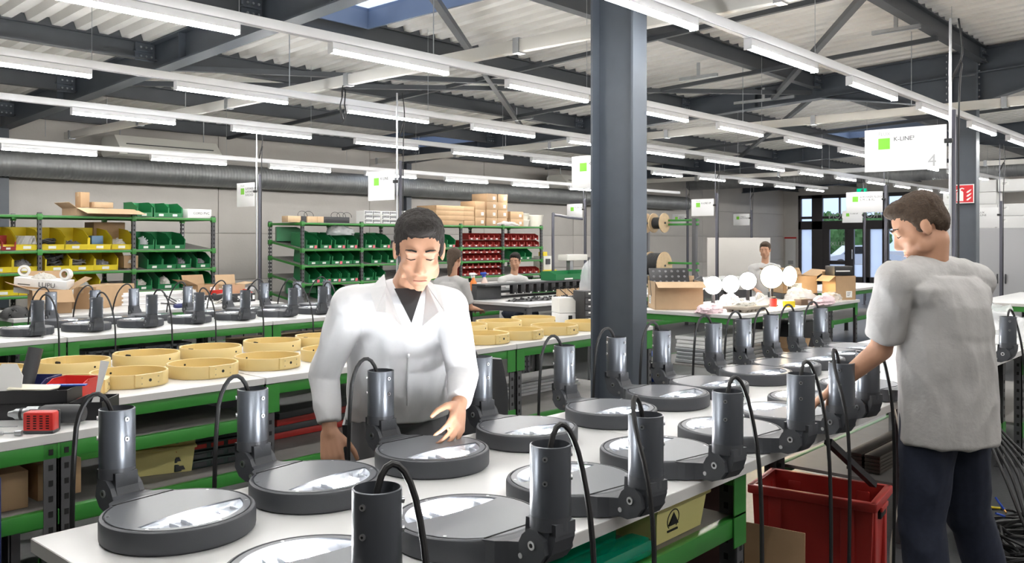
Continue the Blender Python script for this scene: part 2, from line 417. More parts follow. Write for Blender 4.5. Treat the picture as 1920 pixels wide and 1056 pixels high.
# ---- steelwork
def ibeam(m, p, q, dep, wd, tf=.014, tw=.01, up=(0, 0, 1)):
    p = Vector(p); q = Vector(q); x = (q - p).normalized(); u = Vector(up); u = (u - x * u.dot(x)).normalized()
    m.bar(p, q, tw, dep - 2 * tf, 0, u)
    for sgn in (-1, 1):
        o = u * sgn * (dep - tf) / 2
        m.bar(p + o, q + o, wd, tf, 0, u)
PUR = [-3.6, -1.4, .8, 3.0, 5.2, 7.4, 9.6, 11.8, 14.0]
RAF = [-3.35, 4.65, 12.65, 20.65, 28.65]
for y in PUR:
    m = MB(); ibeam(m, (XN, y, zd(y) - .105), (XF, y, zd(y) - .105), .20, .11); pu = struct(m.build('purlin', steel2))
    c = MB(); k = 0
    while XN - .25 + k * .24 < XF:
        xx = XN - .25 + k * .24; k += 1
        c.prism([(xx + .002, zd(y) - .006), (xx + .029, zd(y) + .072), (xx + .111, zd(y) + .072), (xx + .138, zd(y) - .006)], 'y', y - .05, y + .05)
    stuff(c.build('rib_shade', steel2, pu))  # dark teeth stand in for the shade in the rib cavities above the purlin
for x in RAF:
    m = MB(); ibeam(m, (x, YR, zd(YR) - .17), (x, YB, zd(YB) - .17), .33, .18, .018, .012); raf = struct(m.build('rafter', steel))
    pl = MB(); bo = MB()
    for y in PUR:
        z = zd(y) - .12
        for s in (-1, 1):
            pl.box((x + s * .16, y, z), (.20, .15, .012)); pl.box((x + s * .13, y - .012, z), (.22, .014, .2))
            for i in range(3):
                for j in (-.05, .05): bo.cyl((x + s * (.06 + .06 * i), y - .02, z + j), (x + s * (.06 + .06 * i), y - .036, z + j), .013, n=6)
    for y in (1.2, 6.2, 8.9, 12.2): pl.box((x, y, zd(y) - .17), (.17, .012, .29))
    stuff(pl.build('connection_plate', steel, raf)); stuff(bo.build('bolt_head', galv, raf))
YC = 3.24
for x in RAF[1:]:
    m = MB(); zt = zd(YC) - .34
    ibeam(m, (x, YC, 0), (x, YC, zt), .33, .157, .016, .010, up=(0, 1, 0))
    m.box((x, YC, .01), (.30, .5, .02))
    c = struct(m.build('column', steel))
    h = MB()
    for s in (-1, 1):
        y0 = YC + s * .165; y1 = YC + s * 1.9
        pol = [(y0, zd(y0) - .33), (y1, zd(y1) - .33), (y0, zd(YC) - .72)]
        h.prism(pol, 'x', x - .006, x + .006)
        h.bar((x, y0, zd(YC) - .72), (x, y1, zd(y1) - .335), .17, .014)
        h.box((x, YC + s * .178, zd(YC) - .40), (.19, .02, .72))
    h.build('haunch', steel, c)
    b = MB()
    for s in (-1, 1):
        for i in range(9):
            for u in (-.065, .065): b.cyl((x + u, YC + s * .188, zd(YC) - .72 + i * .085), (x + u, YC + s * .205, zd(YC) - .72 + i * .085), .013, n=6)
    stuff(b.build('bolt_head', galv, c))
for (p, q) in (((4.75, 5.3), (12.55, 10.8)), ((8.0, 2.8), (12.55, 5.9)), ((4.75, 10.8), (12.55, 5.3)), ((12.75, 5.3), (20.5, 10.8)), ((4.75, 9.7), (8.8, 7.5))):
    struct(MB().bar((p[0], p[1], zd(p[1]) - .24), (q[0], q[1], zd(q[1]) - .24), .07, .06).build('roof_brace', steel2))
for x in (8.1, 10.6, 16.9): struct(MB().bar((x, 3.0, zd(3) - .23), (x, 14, zd(14) - .23), .05, .05).build('roof_tie', steel2))
for a, b in (((1638, 52), (1723, 37)), ((1280, 125), (1340, 112)), ((1387, 173), (1480, 155)), ((950, 190), (985, 178))):
    p = at_z(*a, 3.93); q = at_z(*b, 3.93); c = (p + q) / 2; L = max(.5, (p - q).length); z = zd(c.y) - .27
    m = MB(); m.box((c.x, c.y, z), (.045, L, .006)); m.box((c.x - .02, c.y, z + .02), (.005, L, .04)); m.box((c.x + .02, c.y, z + .02), (.005, L, .04)); m.box((c.x, c.y, z + .11), (.02, .04, .20)); struct(m.build('strut_channel', galv))
# wall stanchions on the back wall
for x in (4.62, 12.65, 20.65):
    m = MB(); ibeam(m, (x, YB - .14, 0), (x, YB - .14, zd(YB) - .33), .22, .14, up=(0, 1, 0)); struct(m.build('column', steel))
# ---- ceiling light tracks: white continuous rails with clipped-in battens
TR = [(-1.66, 2.89, 'rail behind the camera'), (.54, 2.89, 'rail over the aisle'), (2.74, 2.89, 'rail above the floodlight bench'), (4.94, 2.89, 'rail above the yellow rings'), (7.14, 2.89, 'rail above the second floodlight bench'),
      (9.34, 2.89, 'rail above the cardboard boxes'), (11.4, 2.67, 'low rail before the bin racks')]
lm = MB()
lm.b2((-.55, -.030, .026), (.55, .030, .0755), bev=.003)
root = lm.build('light_batten', lampbody); tag(root, 'lit batten', 'lamp', 'lit battens on the ceiling tracks')
prof = []
for i in range(9):
    a = PI * i / 8; prof.append((math.cos(a) * .024, .026 - math.sin(a) * .026))
d = MB(); d.loft([[(-.55, u, v) for u, v in prof], [(.55, u, v) for u, v in prof]]); d.build('diffuser', tube_m, root)
for s in (-1, 1): MB().b2((s * .556, -.03, 0), (s * .55, .03, .0755)).build('end_cap', lampbody, root)
bat = Proto(root)
for ti, (y, zb, nm) in enumerate(TR):
    x0, x1 = -1.6, (30.2 if ti < 5 else 23.2)  # nearer rails run on out of view, battens added to brighten the far wall
    if ti == 6: x1 = 19.0
    t = thing('light_rail', 'long white ceiling light ' + nm, 'light rail', (x0, y, zb + .08))
    MB().b2((0, -.03, 0), (x1 - x0, .03, .062), bev=.004).build('rail', lampbody, t)
    MB().b2((0, -.018, -.004), (x1 - x0, .018, .0)).build('track_slot', cabm, t)
    xx = .9
    while xx < x1 - x0:
        MB().cyl((xx, 0, .06), (xx, 0, zd(y) - zb - .08), .0025, n=5).build('hanger_wire', galv, t); xx += 3.636
    k = 0; xs0 = 3.64 + .55 - 1.818 * 3
    while xs0 + k * 1.818 + .55 < x1:
        cx = xs0 + k * 1.818
        if cx - .5 > x0: bat.place((cx, y, zb), 0, '%s lit batten from the near end, %s' % (ORD[k], nm))
        k += 1
# ---- cream trunking across the hall
for nm, x in (('cream busbar trunking hung beside the big steel column', 5.22), ('cream busbar trunking crossing the hall past the second column', 11.0), ('cream busbar trunking crossing near the entrance doors', 19.5)):
    t = thing('busbar_trunking', nm, 'cable trunking', (x, -2, 3.1)); L = 15.6
    y = 0
    while y < L:
        MB().b2((-.035, y + .01, 0), (.035, min(y + 2.2, L) - .01, .10), bev=.004).build('trunk_segment', tray_m, t)
        m = MB(); m.b2((-.045, y - .03, -.01), (.045, y + .03, .112)); m.build('joint_clamp', galv, t)
        yy = -2 + y + 1.0
        if yy < YB: MB().cyl((0, y + 1.0, .1), (0, y + 1.0, zd(yy) - 3.1), .005, n=6).build('hanger_rod', galv, t)
        y += 2.2
# ---- spiral ducts
def duct(name, label, L, r):
    m = MB(); pr = []; n = int(L / .06)
    for i in range(n + 1): pr += [(r, i * .06), (r + .006, i * .06 + .012), (r + .006, i * .06 + .022), (r, i * .06 + .034)]
    m.lathe(pr, 20); return tag(m.build(name, duct_m), label, 'duct')
o = duct('spiral_duct', 'galvanised spiral duct running along the back wall above the racks', 22.5, .2); o.location = (1.5, 14.15, 2.74); o.rotation_euler = (0, PI / 2, 0)
o = duct('spiral_duct', 'galvanised spiral duct crossing the hall near the entrance doors', 12, .2); o.location = (24.1, 14.1, 3.36); o.rotation_euler = (PI / 2, 0, 0)
# ---- air conditioning units under the roof
def acunit(x, y, label):
    t = thing('air_conditioner', label, 'air conditioner', (x, y, 2.90))
    pr = [(-.32, .02), (-.24, 0), (.26, 0), (.32, .05), (.32, .26), (.26, .32), (-.14, .32), (-.32, .13)]
    MB().prism(pr, 'x', -.85, .85).build('casing', acm, t)
    g = MB(); n = Vector((0, -.10, .12)).normalized()
    g.box((0, -.275, .18), (1.45, .016, .012), rot=Matrix.Rotation(math.radians(-45), 4, 'X')); g.box((0, -.318, .10), (1.45, .012, .012)); g.box((0, -.318, .03), (1.45, .012, .012)); g.box((-.72, -.318, .065), (.012, .012, .08)); g.box((.72, -.318, .065), (.012, .012, .08))
    stuff(g.build('grille_frame', dgrey, t))
    MB().b2((-.70, -.325, .042), (.70, -.312, .09)).build('outlet_flap', acm, t)
    for s in (-1, 1): MB().cyl((s * .7, 0, .26), (s * .7, 0, zd(y) - 2.93), .008, n=6).build('hanger_rod', galv, t)
acunit(6.72, 13.6, 'cream air conditioner under the roof above the yellow-bin rack'); acunit(17.7, 13.6, 'cream air conditioner under the roof above the red-bin rack')
# ================================================================== BENCHES
TZ = .85
def leg_mesh(h):
    m = MB(); t = .006
    m.b2((0, 0, 0), (.052, t, h)); m.b2((0, 0, 0), (t, .052, h)); m.b2((-.004, -.004, 0), (.06, .06, .008)); return m
LEGS = {}
def leg(parent, x, y, sx, sy, h, z0=0):
    key = round(h, 3)
    if key not in LEGS:
        hl = MB(); z = .05
        while z < h - .03:
            hl.b2((.018, -.0015, z), (.034, .0, z + .022)); hl.b2((-.0015, .018, z), (.0, .034, z + .022)); z += .06
        LEGS[key] = (leg_mesh(h).mesh('leg', post_m), hl.mesh('post_slot', hole_m))
    a = link('leg', LEGS[key][0], parent, (x, y, z0)); a.scale = (sx, sy, 1)
    b = link('post_slot', LEGS[key][1], a); b['kind'] = 'stuff'
    return a
def bench(label, x0, x1, y0, y1, shelves=(), beam_in=.03, group=None, legs=True, edge=.036, end_frame=True, topbeam=green_m, legx=None, over=0, brk=True, tb=None):
    t = thing('workbench', label, 'workbench', ((x0 + x1) / 2, (y0 + y1) / 2, 0), 0, group)
    hx = (x1 - x0) / 2 - .002; hy = (y1 - y0) / 2
    m = MB(); m.b2((-hx, -hy, TZ - edge), (hx, hy, TZ), 0, .002)
    o = m.build('tabletop', [top_m], t)
    e = MB(); e.b2((-hx - .001, -hy - .0012, TZ - edge + .001), (hx + .001, -hy, TZ - .002)); e.b2((-hx - .0012, -hy, TZ - edge + .001), (-hx, hy, TZ - .002)); e.build('edge_band', edge_m, o)
    lx = legx or (hx - .03)
    b = beam_in; bh = .062
    for s in (-1, 1):
        yy = s * (hy - (tb or b))
        MB().b2((-lx + .01 - over, yy - .02, TZ - edge - bh), (lx - .01 + over, yy + .02, TZ - edge), bev=.003).build('beam', topbeam, t)
    for s in (-1, 1): MB().b2((s * lx - .02, -hy + b, TZ - edge - bh), (s * lx + .02, hy - b, TZ - edge)).build('side_beam', topbeam, t)
    for sx in (-1, 1):
        for sy in (-1, 1):
            leg(t, sx * (lx + .026), sy * (hy - b + .02), -sx, -sy, TZ - edge)
            if not brk: leg(t, sx * (lx + .032), sy * (hy - b + .02), sx, -sy, TZ - edge); continue
            m = MB(); m.b2((sx * (lx - .055), sy * (hy - b + .025), TZ - edge - .16), (sx * (lx + .03), sy * (hy - b + .021), TZ - edge - .005)); m.build('bracket', topbeam, t)
    for sh in shelves:
        z, fa, fb = sh if isinstance(sh, tuple) else (sh, 0, 1)
        xa = -lx + 2 * lx * fa; xb = -lx + 2 * lx * fb
        s_ = MB().b2((xa, -hy + b + .005, z - .012), (xb, hy - b - .005, z + .006)).build('shelf', shelfm, t)
        for s in (-1, 1): MB().b2((xa - over, s * (hy - b) - .018, z - .055), (xb + over, s * (hy - b) + .018, z + .007), bev=.003).build('shelf_beam', green_m, t)
        for sx in ((-1, 1) if fb - fa > .9 and brk else ()):
            for sy in (-1, 1): MB().b2((sx * (lx - .055), sy * (hy - b + .025), z - .09), (sx * (lx + .03), sy * (hy - b + .021), z + .02)).build('bracket', green_m, t)
    return t
# near bench (three modules end to end)
T1Y0, T1Y1 = 1.362, 2.36
bench('white workbench with the nearest glowing floodlights and green boxes on its shelf', .82, 2.79, T1Y0, T1Y1, [.64], .07, tb=.34)
bench('white workbench above the red crate where the man in grey works', 2.79, 4.76, T1Y0, T1Y1, [], .12, tb=.34)
bench('white workbench at the sign numbered four, past the man in grey', 4.76, 6.9, T1Y0, T1Y1, [.30], .16, topbeam=post_m)
# ring bench row and the side bench with the drill
bench('white side bench holding the cordless drill and small-parts bins', -.6, 1.62, 3.56, 4.135, [(.55, 0, 1)], .02, edge=.036, legx=.80, over=.29, brk=False)
bench('white workbench under the first pale yellow rings, beside the tool bench', .6, 2.62, 4.15, 5.5, [.635, .36], .03)
bench('white workbench under pale yellow rings, behind the man in white', 2.63, 4.68, 4.15, 5.5, [.36], .03)
bench('white workbench under the last pale yellow rings, behind the big column', 4.69, 6.48, 4.15, 5.5, [.30], .03)
# dark floodlight bench row
bench('white workbench under the second bench floodlights next to the cardboard boxes', .7, 2.69, 7.0, 8.3, [], .03)
bench('white workbench under the second bench floodlights above the grey grid crates', 2.70, 4.5, 7.0, 8.3, [], .03)
bench('white workbench at the end of the second floodlight row', 4.51, 6.3, 7.0, 8.3, [.30], .03)
bench('white packing bench carrying the open cardboard box before the yellow bins', 2.98, 4.45, 9.0, 10.25, [(.5, 0, .85)], .03)
bench('white packing bench with loose cables and the red tray', 4.46, 5.95, 9.0, 10.25, [.30], .03)
bench('white workbench with the black linear fixture and its tan blocks', 7.66, 9.6, 6.6, 7.7, [.45], .05, topbeam=post_m)
bench('white workbench continuing the black linear fixture towards the doors', 9.61, 11.6, 6.6, 7.7, [.45], .05)
bench('white workbench crowded with lit lamps, cartons and pink wrap', 7.9, 11.1, 4.05, 5.3, [(.30, 0, .45)], .05)
bench('white bench beside the rack with the red bins', 9.0, 13.6, 9.9, 10.8, [.4], .05)
bench('white bench standing before the cable reel stand', 12.9, 16.5, 8.15, 8.85, [.4], .05)
bench('white bench near the entrance doors, beyond the lit lamps', 12.6, 15.4, 4.98, 5.9, [.4], .05)
bench('white bench in front of the grey cabinet with white boxes', 11.6, 14.2, 2.0, 2.9, [.4], .05)

# ================================================================== FLOODLIGHTS
def lens_outline(rr=.158, cy=-.052, n=22):
    h = math.sqrt(rr * rr - cy * cy); a0 = math.atan2(cy, -h); a1 = math.atan2(cy, h)
    a0 = a0 if a0 > 0 else a0 + 2 * PI; a1 = a1 + 2 * PI
    arc = [(rr * math.cos(a0 + (a1 - a0) * i / n), rr * math.sin(a0 + (a1 - a0) * i / n)) for i in range(n + 1)]
    return arc + [(h * (1 - 2 * i / 10), cy + .016 * (1 - (1 - 2 * i / 10) ** 2)) for i in range(1, 10)]
def make_flood(lit, arm_cable, ex=.0):
    t = thing('floodlight', 'round floodlight', 'floodlight')
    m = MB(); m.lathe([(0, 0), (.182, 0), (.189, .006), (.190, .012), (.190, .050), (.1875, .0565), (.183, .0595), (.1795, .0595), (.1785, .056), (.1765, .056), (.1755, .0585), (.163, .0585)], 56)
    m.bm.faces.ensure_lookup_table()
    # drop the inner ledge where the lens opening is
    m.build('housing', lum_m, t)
    # cover plate: flat plate beyond the chord, rim strip round the lens
    out = lens_outline(); c = MB(); bm = c.bm; R = .1745; z1 = .0598; z0 = .040
    n = len(out); na = 23; A = [bm.verts.new((x, y, z1)) for x, y in out]
    Bo = [bm.verts.new((R * x / math.hypot(x, y), R * y / math.hypot(x, y), z1)) for x, y in out[:na]]
    fs = [bm.faces.new((A[i], A[i + 1], Bo[i + 1], Bo[i])) for i in range(na - 1)]
    a0 = math.atan2(out[na - 1][1], out[na - 1][0]); a1 = math.atan2(out[0][1], out[0][0]); a1 = a1 if a1 > 0 else a1 + 2 * PI
    arc = [bm.verts.new((R * math.cos(a0 + (a1 - a0) * i / 30), R * math.sin(a0 + (a1 - a0) * i / 30), z1)) for i in range(1, 30)]
    fs.append(bm.faces.new([A[na - 1], Bo[-1]] + arc + [Bo[0], A[0]] + A[na:][::-1]))
    Ad = [bm.verts.new((x * .97, (y + .04) * .97 - .04, z0)) for x, y in out]
    fs += [bm.faces.new((A[i], A[(i + 1) % n], Ad[(i + 1) % n], Ad[i])) for i in range(n)]
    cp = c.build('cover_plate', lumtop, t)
    s = MB()
    for a in (-150, -90, -30, 30, 150):
        x, y = .1665 * math.cos(math.radians(a)), .1665 * math.sin(math.radians(a)); s.cyl((x, y, .0595), (x, y, .0605), .0045, n=8)
    stuff(s.build('cover_screw', screw_m, cp))
    # reflector bowl under the lens
    r = MB(); rings = []
    for k, (f, z) in enumerate(((1, .0560), (.90, .050), (.70, .044), (.38, .041), (.02, .040))):
        rings.append([(x * f * .985, (y + .085) * f * .985 - .085, z) for x, y in out])
    r.loft(rings, caps=False); rf = r.build('reflector', chrome if lit else lum_ref, t, ang=80)
    fin = MB()
    for i in range(7):
        x = -.105 + .035 * i; fin.box((x, -.085, .045), (.003, .06 - abs(x) * .25, .014))
    stuff(fin.build('reflector_fin', chrome if lit else lum_ref, rf))
    l = MB(); l.box((0, -.106, .0505), (.072, .042, .011), bev=.004); l.build('led', led_m if lit else led_off, t)
    g = MB(); g.prism([(x * .995, y * .995) for x, y in out], 'z', .0565, .0585); g.build('lens', lens_g, t)
    # bracket with hinge ears
    b = MB()
    def sec(y, w_, za, zb): return [(-w_, y, za), (w_, y, za), (w_, y, zb), (-w_, y, zb)]
    b.loft([sec(.150, .10, .004, .0592), sec(.186, .082, .004, .0592), sec(.205, .058, .006, .058), sec(.232, .046, .010, .060), sec(.262, .040, .016, .058)], sm=False)
    br = b.build('bracket', lum_m, t)
    for s_ in (-1, 1):
        e = MB(); pts = [(.222, .012), (.262, .010), (.292, .022), (.312, .048), (.308, .078), (.288, .098), (.262, .098), (.240, .080), (.226, .055)]
        e.prism(pts, 'x', s_ * .033, s_ * .047); q = e.build('hinge_ear', lum_m, br)
        MB().cyl((s_ * .046, .272, .062), (s_ * .0505, .272, .062), .0105, n=14).build('hinge_bolt', screw_m, q); MB().cyl((s_ * .046, .236, .030), (s_ * .0490, .236, .030), .0065, n=12).build('set_screw', screw_m, q)
        k = MB(); k.cyl((s_ * .0502, .272, .062), (s_ * .0510, .272, .062), .0055, n=6); k.build('bolt_socket', hole_m, q)
    g = MB(); g.bar((-.088, .158, .0602), (.088, .158, .0602), .004, .0016); g.build('plate_joint', hole_m, br)
    # stem tube
    TY = .285; r_ = .047; zt = .285; m = MB()
    m.lathe([(.020, .050), (.034, .058), (.040, .085), (r_, .110), (r_, zt), (r_ - .0035, zt + .0012), (r_ - .0035, .14), (0, .14)], 32, (0, TY, 0))
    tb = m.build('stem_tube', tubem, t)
    k = MB(); k.lathe([(r_ + .0006, .098), (r_ + .0006, .128)], 32, (0, TY, 0)); k.build('stem_collar', lum_m, tb)
    k = MB(); k.prism([(.228, .014), (.262, .011), (.295, .022), (.318, .048), (.330, .080), (.3318, .116), (.2385, .116), (.236, .08), (.226, .05)], 'x', -.0325, .0325)
    k.loft([[(wx * sx_, yy, zz) for sx_, yy, zz in ((-1, .2385, zt_), (1, .2385, zt_), (1, .3318, zt_), (-1, .3318, zt_))] for wx, zt_ in ((.0325, .090), (.0325, .117))], sm=False); k.build('knuckle', lum_m, tb)
    for a in (-91, 29, 149):
        for z in (zt - .024, zt - .078):
            d = Vector((math.cos(math.radians(a)), math.sin(math.radians(a)), 0)); p = Vector((0, TY, z))
            s = MB(); s.cyl(p + d * r_, p + d * (r_ + .004), .0062, n=12); s.cyl(p + d * (r_ + .004), p + d * (r_ + .0046), .0028, n=6, mi=1); s.build('screw', [screw_m, hole_m], tb)
    # cable loops out of the tube and hangs beyond the bench edge
    if arm_cable:
        if arm_cable == 1: P = arc_pts((-.005, TY, .20), (-.01, TY, .36), (-.075, TY + .03, .37), (-.085, TY + .055 + ex * .5, .24), 10) + arc_pts((-.085, TY + .055 + ex * .5, .24), (-.09, TY + .07 + ex, .10), (-.085, TY + .08 + ex, 0), (-.08, TY + .08 + ex, -.50), 8)[1:]
        elif arm_cable == 2: P = arc_pts((.005, TY, .20), (.01, TY, .37), (-.065, TY + .0, .36), (-.075, TY + .03 + ex * .5, .22), 10) + arc_pts((-.075, TY + .03 + ex * .5, .22), (-.085, TY + .06 + ex, .08), (-.075, TY + .08 + ex, 0), (-.055, TY + .08 + ex, -.62), 8)[1:]
        elif arm_cable == 3: P = arc_pts((0, TY, .20), (.01, TY - .01, .40), (.085, TY - .01, .37), (.075, TY + .06, .18), 10) + arc_pts((.075, TY + .06, .18), (.07, TY + .09, .05), (.06, TY + .09, 0), (.09, TY + .10, -.55), 8)[1:]
        c = MB(); c.tube(P, .0068, 8); c.build('cable', rubber, t)
    return t
lum_ref = mat('satin_reflector', (.80, .82, .85), .28, 1.0)
PF = Proto(make_flood(1, 1))
FAR = [(1.095, 2.13, 97), (1.516, 2.13, 97), (1.98, 2.13, 87), (2.45, 2.12, 81), (2.96, 2.10, 81), (3.43, 2.12, 89), (3.81, 2.12, 85), (4.31, 2.12, 79), (4.68, 2.12, 81), (5.03, 2.12, 79), (5.36, 2.12, 74), (5.72, 2.12, 70)]
for i, (x, y, a) in enumerate(FAR):
    PF.place((x, y, TZ), math.radians(a - 90), '%s lit floodlight of the far row from the camera, stem towards the rings' % ORD[i], 'lit floodlights on the near bench')
PN = Proto(make_flood(1, 2)); PN3 = Proto(make_flood(1, 3))
NEAR = [(1.10, 1.556, -101, 2), (1.553, 1.54, -94, 1), (2.0, 1.56, -98, 3), (2.476, 1.57, -99, 2), (2.94, 1.55, -95, 1), (3.37, 1.54, -107, 3), (3.735, 1.57, -108, 1), (4.25, 1.55, -100, 1), (5.95, 1.56, -95, 2)]
for i, (x, y, a, k) in enumerate(NEAR):
    (PN3 if k == 3 else PN).place((x, y, TZ), math.radians(a - 90), '%s lit floodlight of the near row from the camera, stem over the aisle' % ORD[i], 'lit floodlights on the near bench')
PD = Proto(make_flood(1, 2, .17)); PD1 = Proto(make_flood(1, 1, .17))
for i in range(7):
    (PD if i % 2 else PD1).place((2.57 + .455 * i, 7.46, TZ), math.radians([-95, -97, -97, -102, -102, -91, -111][i] - 90), '%s floodlight on the second bench of the front row on the bench behind the rings' % ORD[i], 'second bench floodlights')
PD.place((2.115, 7.46, TZ), math.radians(-96 - 90), 'floodlight on the second bench half out of view at the start of the front row', 'second bench floodlights')
for i, px in enumerate([108, 190, 262, 362, 436, 505, 566, 621]):
    p = at_y(px, 0, 8.22)
    PD1.place((p.x - .02, 7.95, TZ), math.radians(6), '%s floodlight on the second bench of the rear row, stem towards the packing bench' % ORD[i], 'second bench floodlights')
PD.place((1.9, 7.93, TZ), .1, 'floodlight on the second bench at the very start of the rear row', 'second bench floodlights')

# ================================================================== YELLOW RINGS
def make_ring():
    m = MB(); R = .19
    # outer skin with a flat boss facing the stem side (+Y)
    def rad(a): return R
    n = 60; prof = [(R - .010, .002), (R - .002, .002), (R, .006), (R, .068), (R - .002, .071), (R - .008, .071), (R - .010, .069), (R - .010, .002)]
    m.lathe(prof, n); m.lathe([(0, .004), (R - .012, .004), (R - .012, .010), (0, .010)], n)
    o = m.build('lamp_ring', ring_m); tag(o, 'ring', 'lamp ring', 'pale yellow rings')
    f = MB(); f.prism([(-.075, R - .020), (.075, R - .020), (.075, R - .004), (.05, R + .004), (-.05, R + .004), (-.075, R - .004)], 'z', .010, .0705); f.build('flat_boss', ring_m, o)
    h = MB(); h.cyl((0, R - .05, .040), (0, R + .0052, .040), .008, n=12); h.build('cable_hole', hole_m, o)
    h = MB()
    for x, z in ((-.045, .055), (.045, .055), (-.045, .025), (.045, .025)): h.cyl((x, R, z), (x, R + .0052, z), .004, n=8)
    stuff(h.build('screw_hole', ringedge, o))
    h = MB(); h.cyl((0, -R + .012, .040), (0, -R + .0085, .040), .006, n=10); h.cyl((0, -R - .0012, .042), (0, -R + .001, .042), .006, n=10); h.build('rim_hole', hole_m, o)
    return Proto(o)
PR = make_ring()
FR = [2.04, 2.45, 2.86, 3.32, 3.78, 4.20, 4.60, 4.98, 5.42, 5.86]
for i, x in enumerate(FR):
    PR.place((x, 4.50 if i < 5 else 4.40, TZ), math.radians(-172 + random.uniform(-6, 6)), '%s pale yellow ring counted from the tool bench in the front row' % ORD[i], 'pale yellow rings')
BR = [1.58, 2.02, 2.44, 2.86, 3.31, 3.72, 4.1, 4.55, 4.98, 5.40, 5.85]
for i, x in enumerate(BR):
    PR.place((x, 5.15 if i < 7 else 4.98, TZ), math.radians(18 + random.uniform(-8, 8)), '%s pale yellow ring counted from the tool bench in the rear row' % ORD[i], 'pale yellow rings')
PR.place((1.70, 4.44, TZ), math.radians(-120), 'pale yellow ring partly hidden behind the bright red bin', 'pale yellow rings')
# ================================================================== RACKS AND BINS
RY0, RY1 = 11.5, 12.4
def rack(label, xs, levels, top, tilt):
    t = thing('storage_rack', label, 'rack', ((xs[0] + xs[-1]) / 2, (RY0 + RY1) / 2, 0)); ox, oy = t.location.x, t.location.y
    for x in xs:
        for y in (RY0, RY1):
            m = MB(); m.b2((x - ox - .022, y - oy - .022, 0), (x - ox + .022, y - oy + .022, top + .03)); o = m.build('post', post_m, t)
            h = MB(); z = .1
            while z < top: h.b2((x - ox - .008, y - oy - .0235, z), (x - ox + .008, y - oy + .0235, z + .024)); h.b2((x - ox - .0235, y - oy - .008, z), (x - ox + .0235, y - oy + .008, z + .024)); z += .06
            stuff(h.build('post_slot', hole_m if y == RY0 else labelw, o))
            for z in list(levels) + [top]:
                zz = z + (tilt if y == RY1 and z != top else 0)
                MB().b2((x - ox - .03, y - oy - .028, zz - .06), (x - ox + .03, y - oy + .028, zz + .012), bev=.004).build('beam_clip', green_m, t)
    for a, b in zip(xs[:-1], xs[1:]):
        for z in list(levels) + [top]:
            tl = 0 if z == top else tilt
            q = MB(); q.quad((a - ox + .02, RY0 - oy, z), (b - ox - .02, RY0 - oy, z), (b - ox - .02, RY1 - oy, z + tl), (a - ox + .02, RY1 - oy, z + tl), th=-.008); q.build('shelf', shelfm, t)
            for y, dz in ((RY0, 0), (RY1, tl)): MB().b2((a - ox + .02, y - oy - .02, z + dz - .036), (b - ox - .02, y - oy + .012, z + dz - .006), bev=.003).build('shelf_beam', green_m, t)
    for x in (xs[0], xs[-1]):
        for z in list(levels) + [top]:
            tl = 0 if z == top else tilt
            MB().bar((x - ox, RY0 - oy, z - .02), (x - ox, RY1 - oy, z + tl - .02), .02, .032).build('side_bar', green_m, t)
    return t
L1, TOP1 = [.62, .92, 1.20, 1.47], 1.91
rack('green and charcoal rack holding the yellow bins', [1.78, 2.94, 4.10, 5.27, 6.42], L1, TOP1, .10)
L2 = [.62, .915, 1.20, 1.458]
X2 = [7.93, 9.09, 10.25, 11.41, 12.57, 13.74]
rack('green and charcoal rack with green bins and many small red bins', X2, L2, 1.875, .13)
def make_bin(wd, dp, ht, m_, lab=True, tag2=False, lip=.30, cut=.38):
    t = .004; m = MB(); h = wd / 2
    m.b2((-h, 0, 0), (h, dp, t)); m.b2((-h, dp - t, 0), (h, dp, ht)); m.b2((-h, 0, 0), (h, t, ht * lip))
    pol = [(0, 0), (dp, 0), (dp, ht), (dp * cut, ht), (0, ht * .66)]
    for s in (-1, 1): m.prism(pol, 'x', s * h, s * (h - t))
    for s in (-1, 1): m.b2((s * h, -.003, 0), (s * (h - .016), .006, ht * .66))
    m.b2((-h - .003, dp * cut, ht - .008), (-h + t, dp, ht)); m.b2((h - t, dp * cut, ht - .008), (h + .003, dp, ht)); m.b2((-h - .002, -.004, ht * lip - .010), (h + .002, t, ht * lip))
    o = m.build('storage_bin', m_); tag(o, 'bin', 'storage bin')
    if lab: MB().b2((-wd * .18, -.0055, ht * .07), (wd * .12, -.0015, ht * .22)).build('label_card', labelw, o)
    if tag2: MB().b2((wd * .24, -.006, ht * .02), (wd * .46, -.0015, ht * .24)).build('pink_tag', pink, o)
    return Proto(o)
BY = make_bin(.30, .50, .235, yel); BG = make_bin(.215, .40, .20, grn); BGP = make_bin(.215, .42, .205, grn, True, True); BR_ = make_bin(.158, .24, .128, redp, lip=.36); BGL = make_bin(.30, .5, .235, grn)
def heap(name, label, cat, c, r, m_, seed=0, n=26, rz=0, sm=.9):
    """a loose heap of small pieces, one object"""
    rnd = random.Random(seed); m = MB()
    for i in range(n):
        a = rnd.uniform(0, 2 * PI); q = math.sqrt(rnd.random()) * sm; h = (1 - q * q)
        p = (math.cos(a) * q * r[0], math.sin(a) * q * r[1], rnd.uniform(0, h) * r[2] * .8 + .01)
        m.box(p, (rnd.uniform(.02, .06), rnd.uniform(.01, .03), rnd.uniform(.008, .02)), rot=Euler((rnd.uniform(-.8, .8), rnd.uniform(-.8, .8), rnd.uniform(0, 6))).to_matrix().to_4x4())
    R = [[(math.cos(2 * PI * i / 14) * r[0] * f, math.sin(2 * PI * i / 14) * r[1] * f, z * r[2]) for i in range(14)] for f, z in ((1, 0), (.9, .3), (.6, .62), (.2, .78))]
    m.loft(R); o = m.build(name, m_, None, c, rz); tag(o, label, cat); return stuff(o)
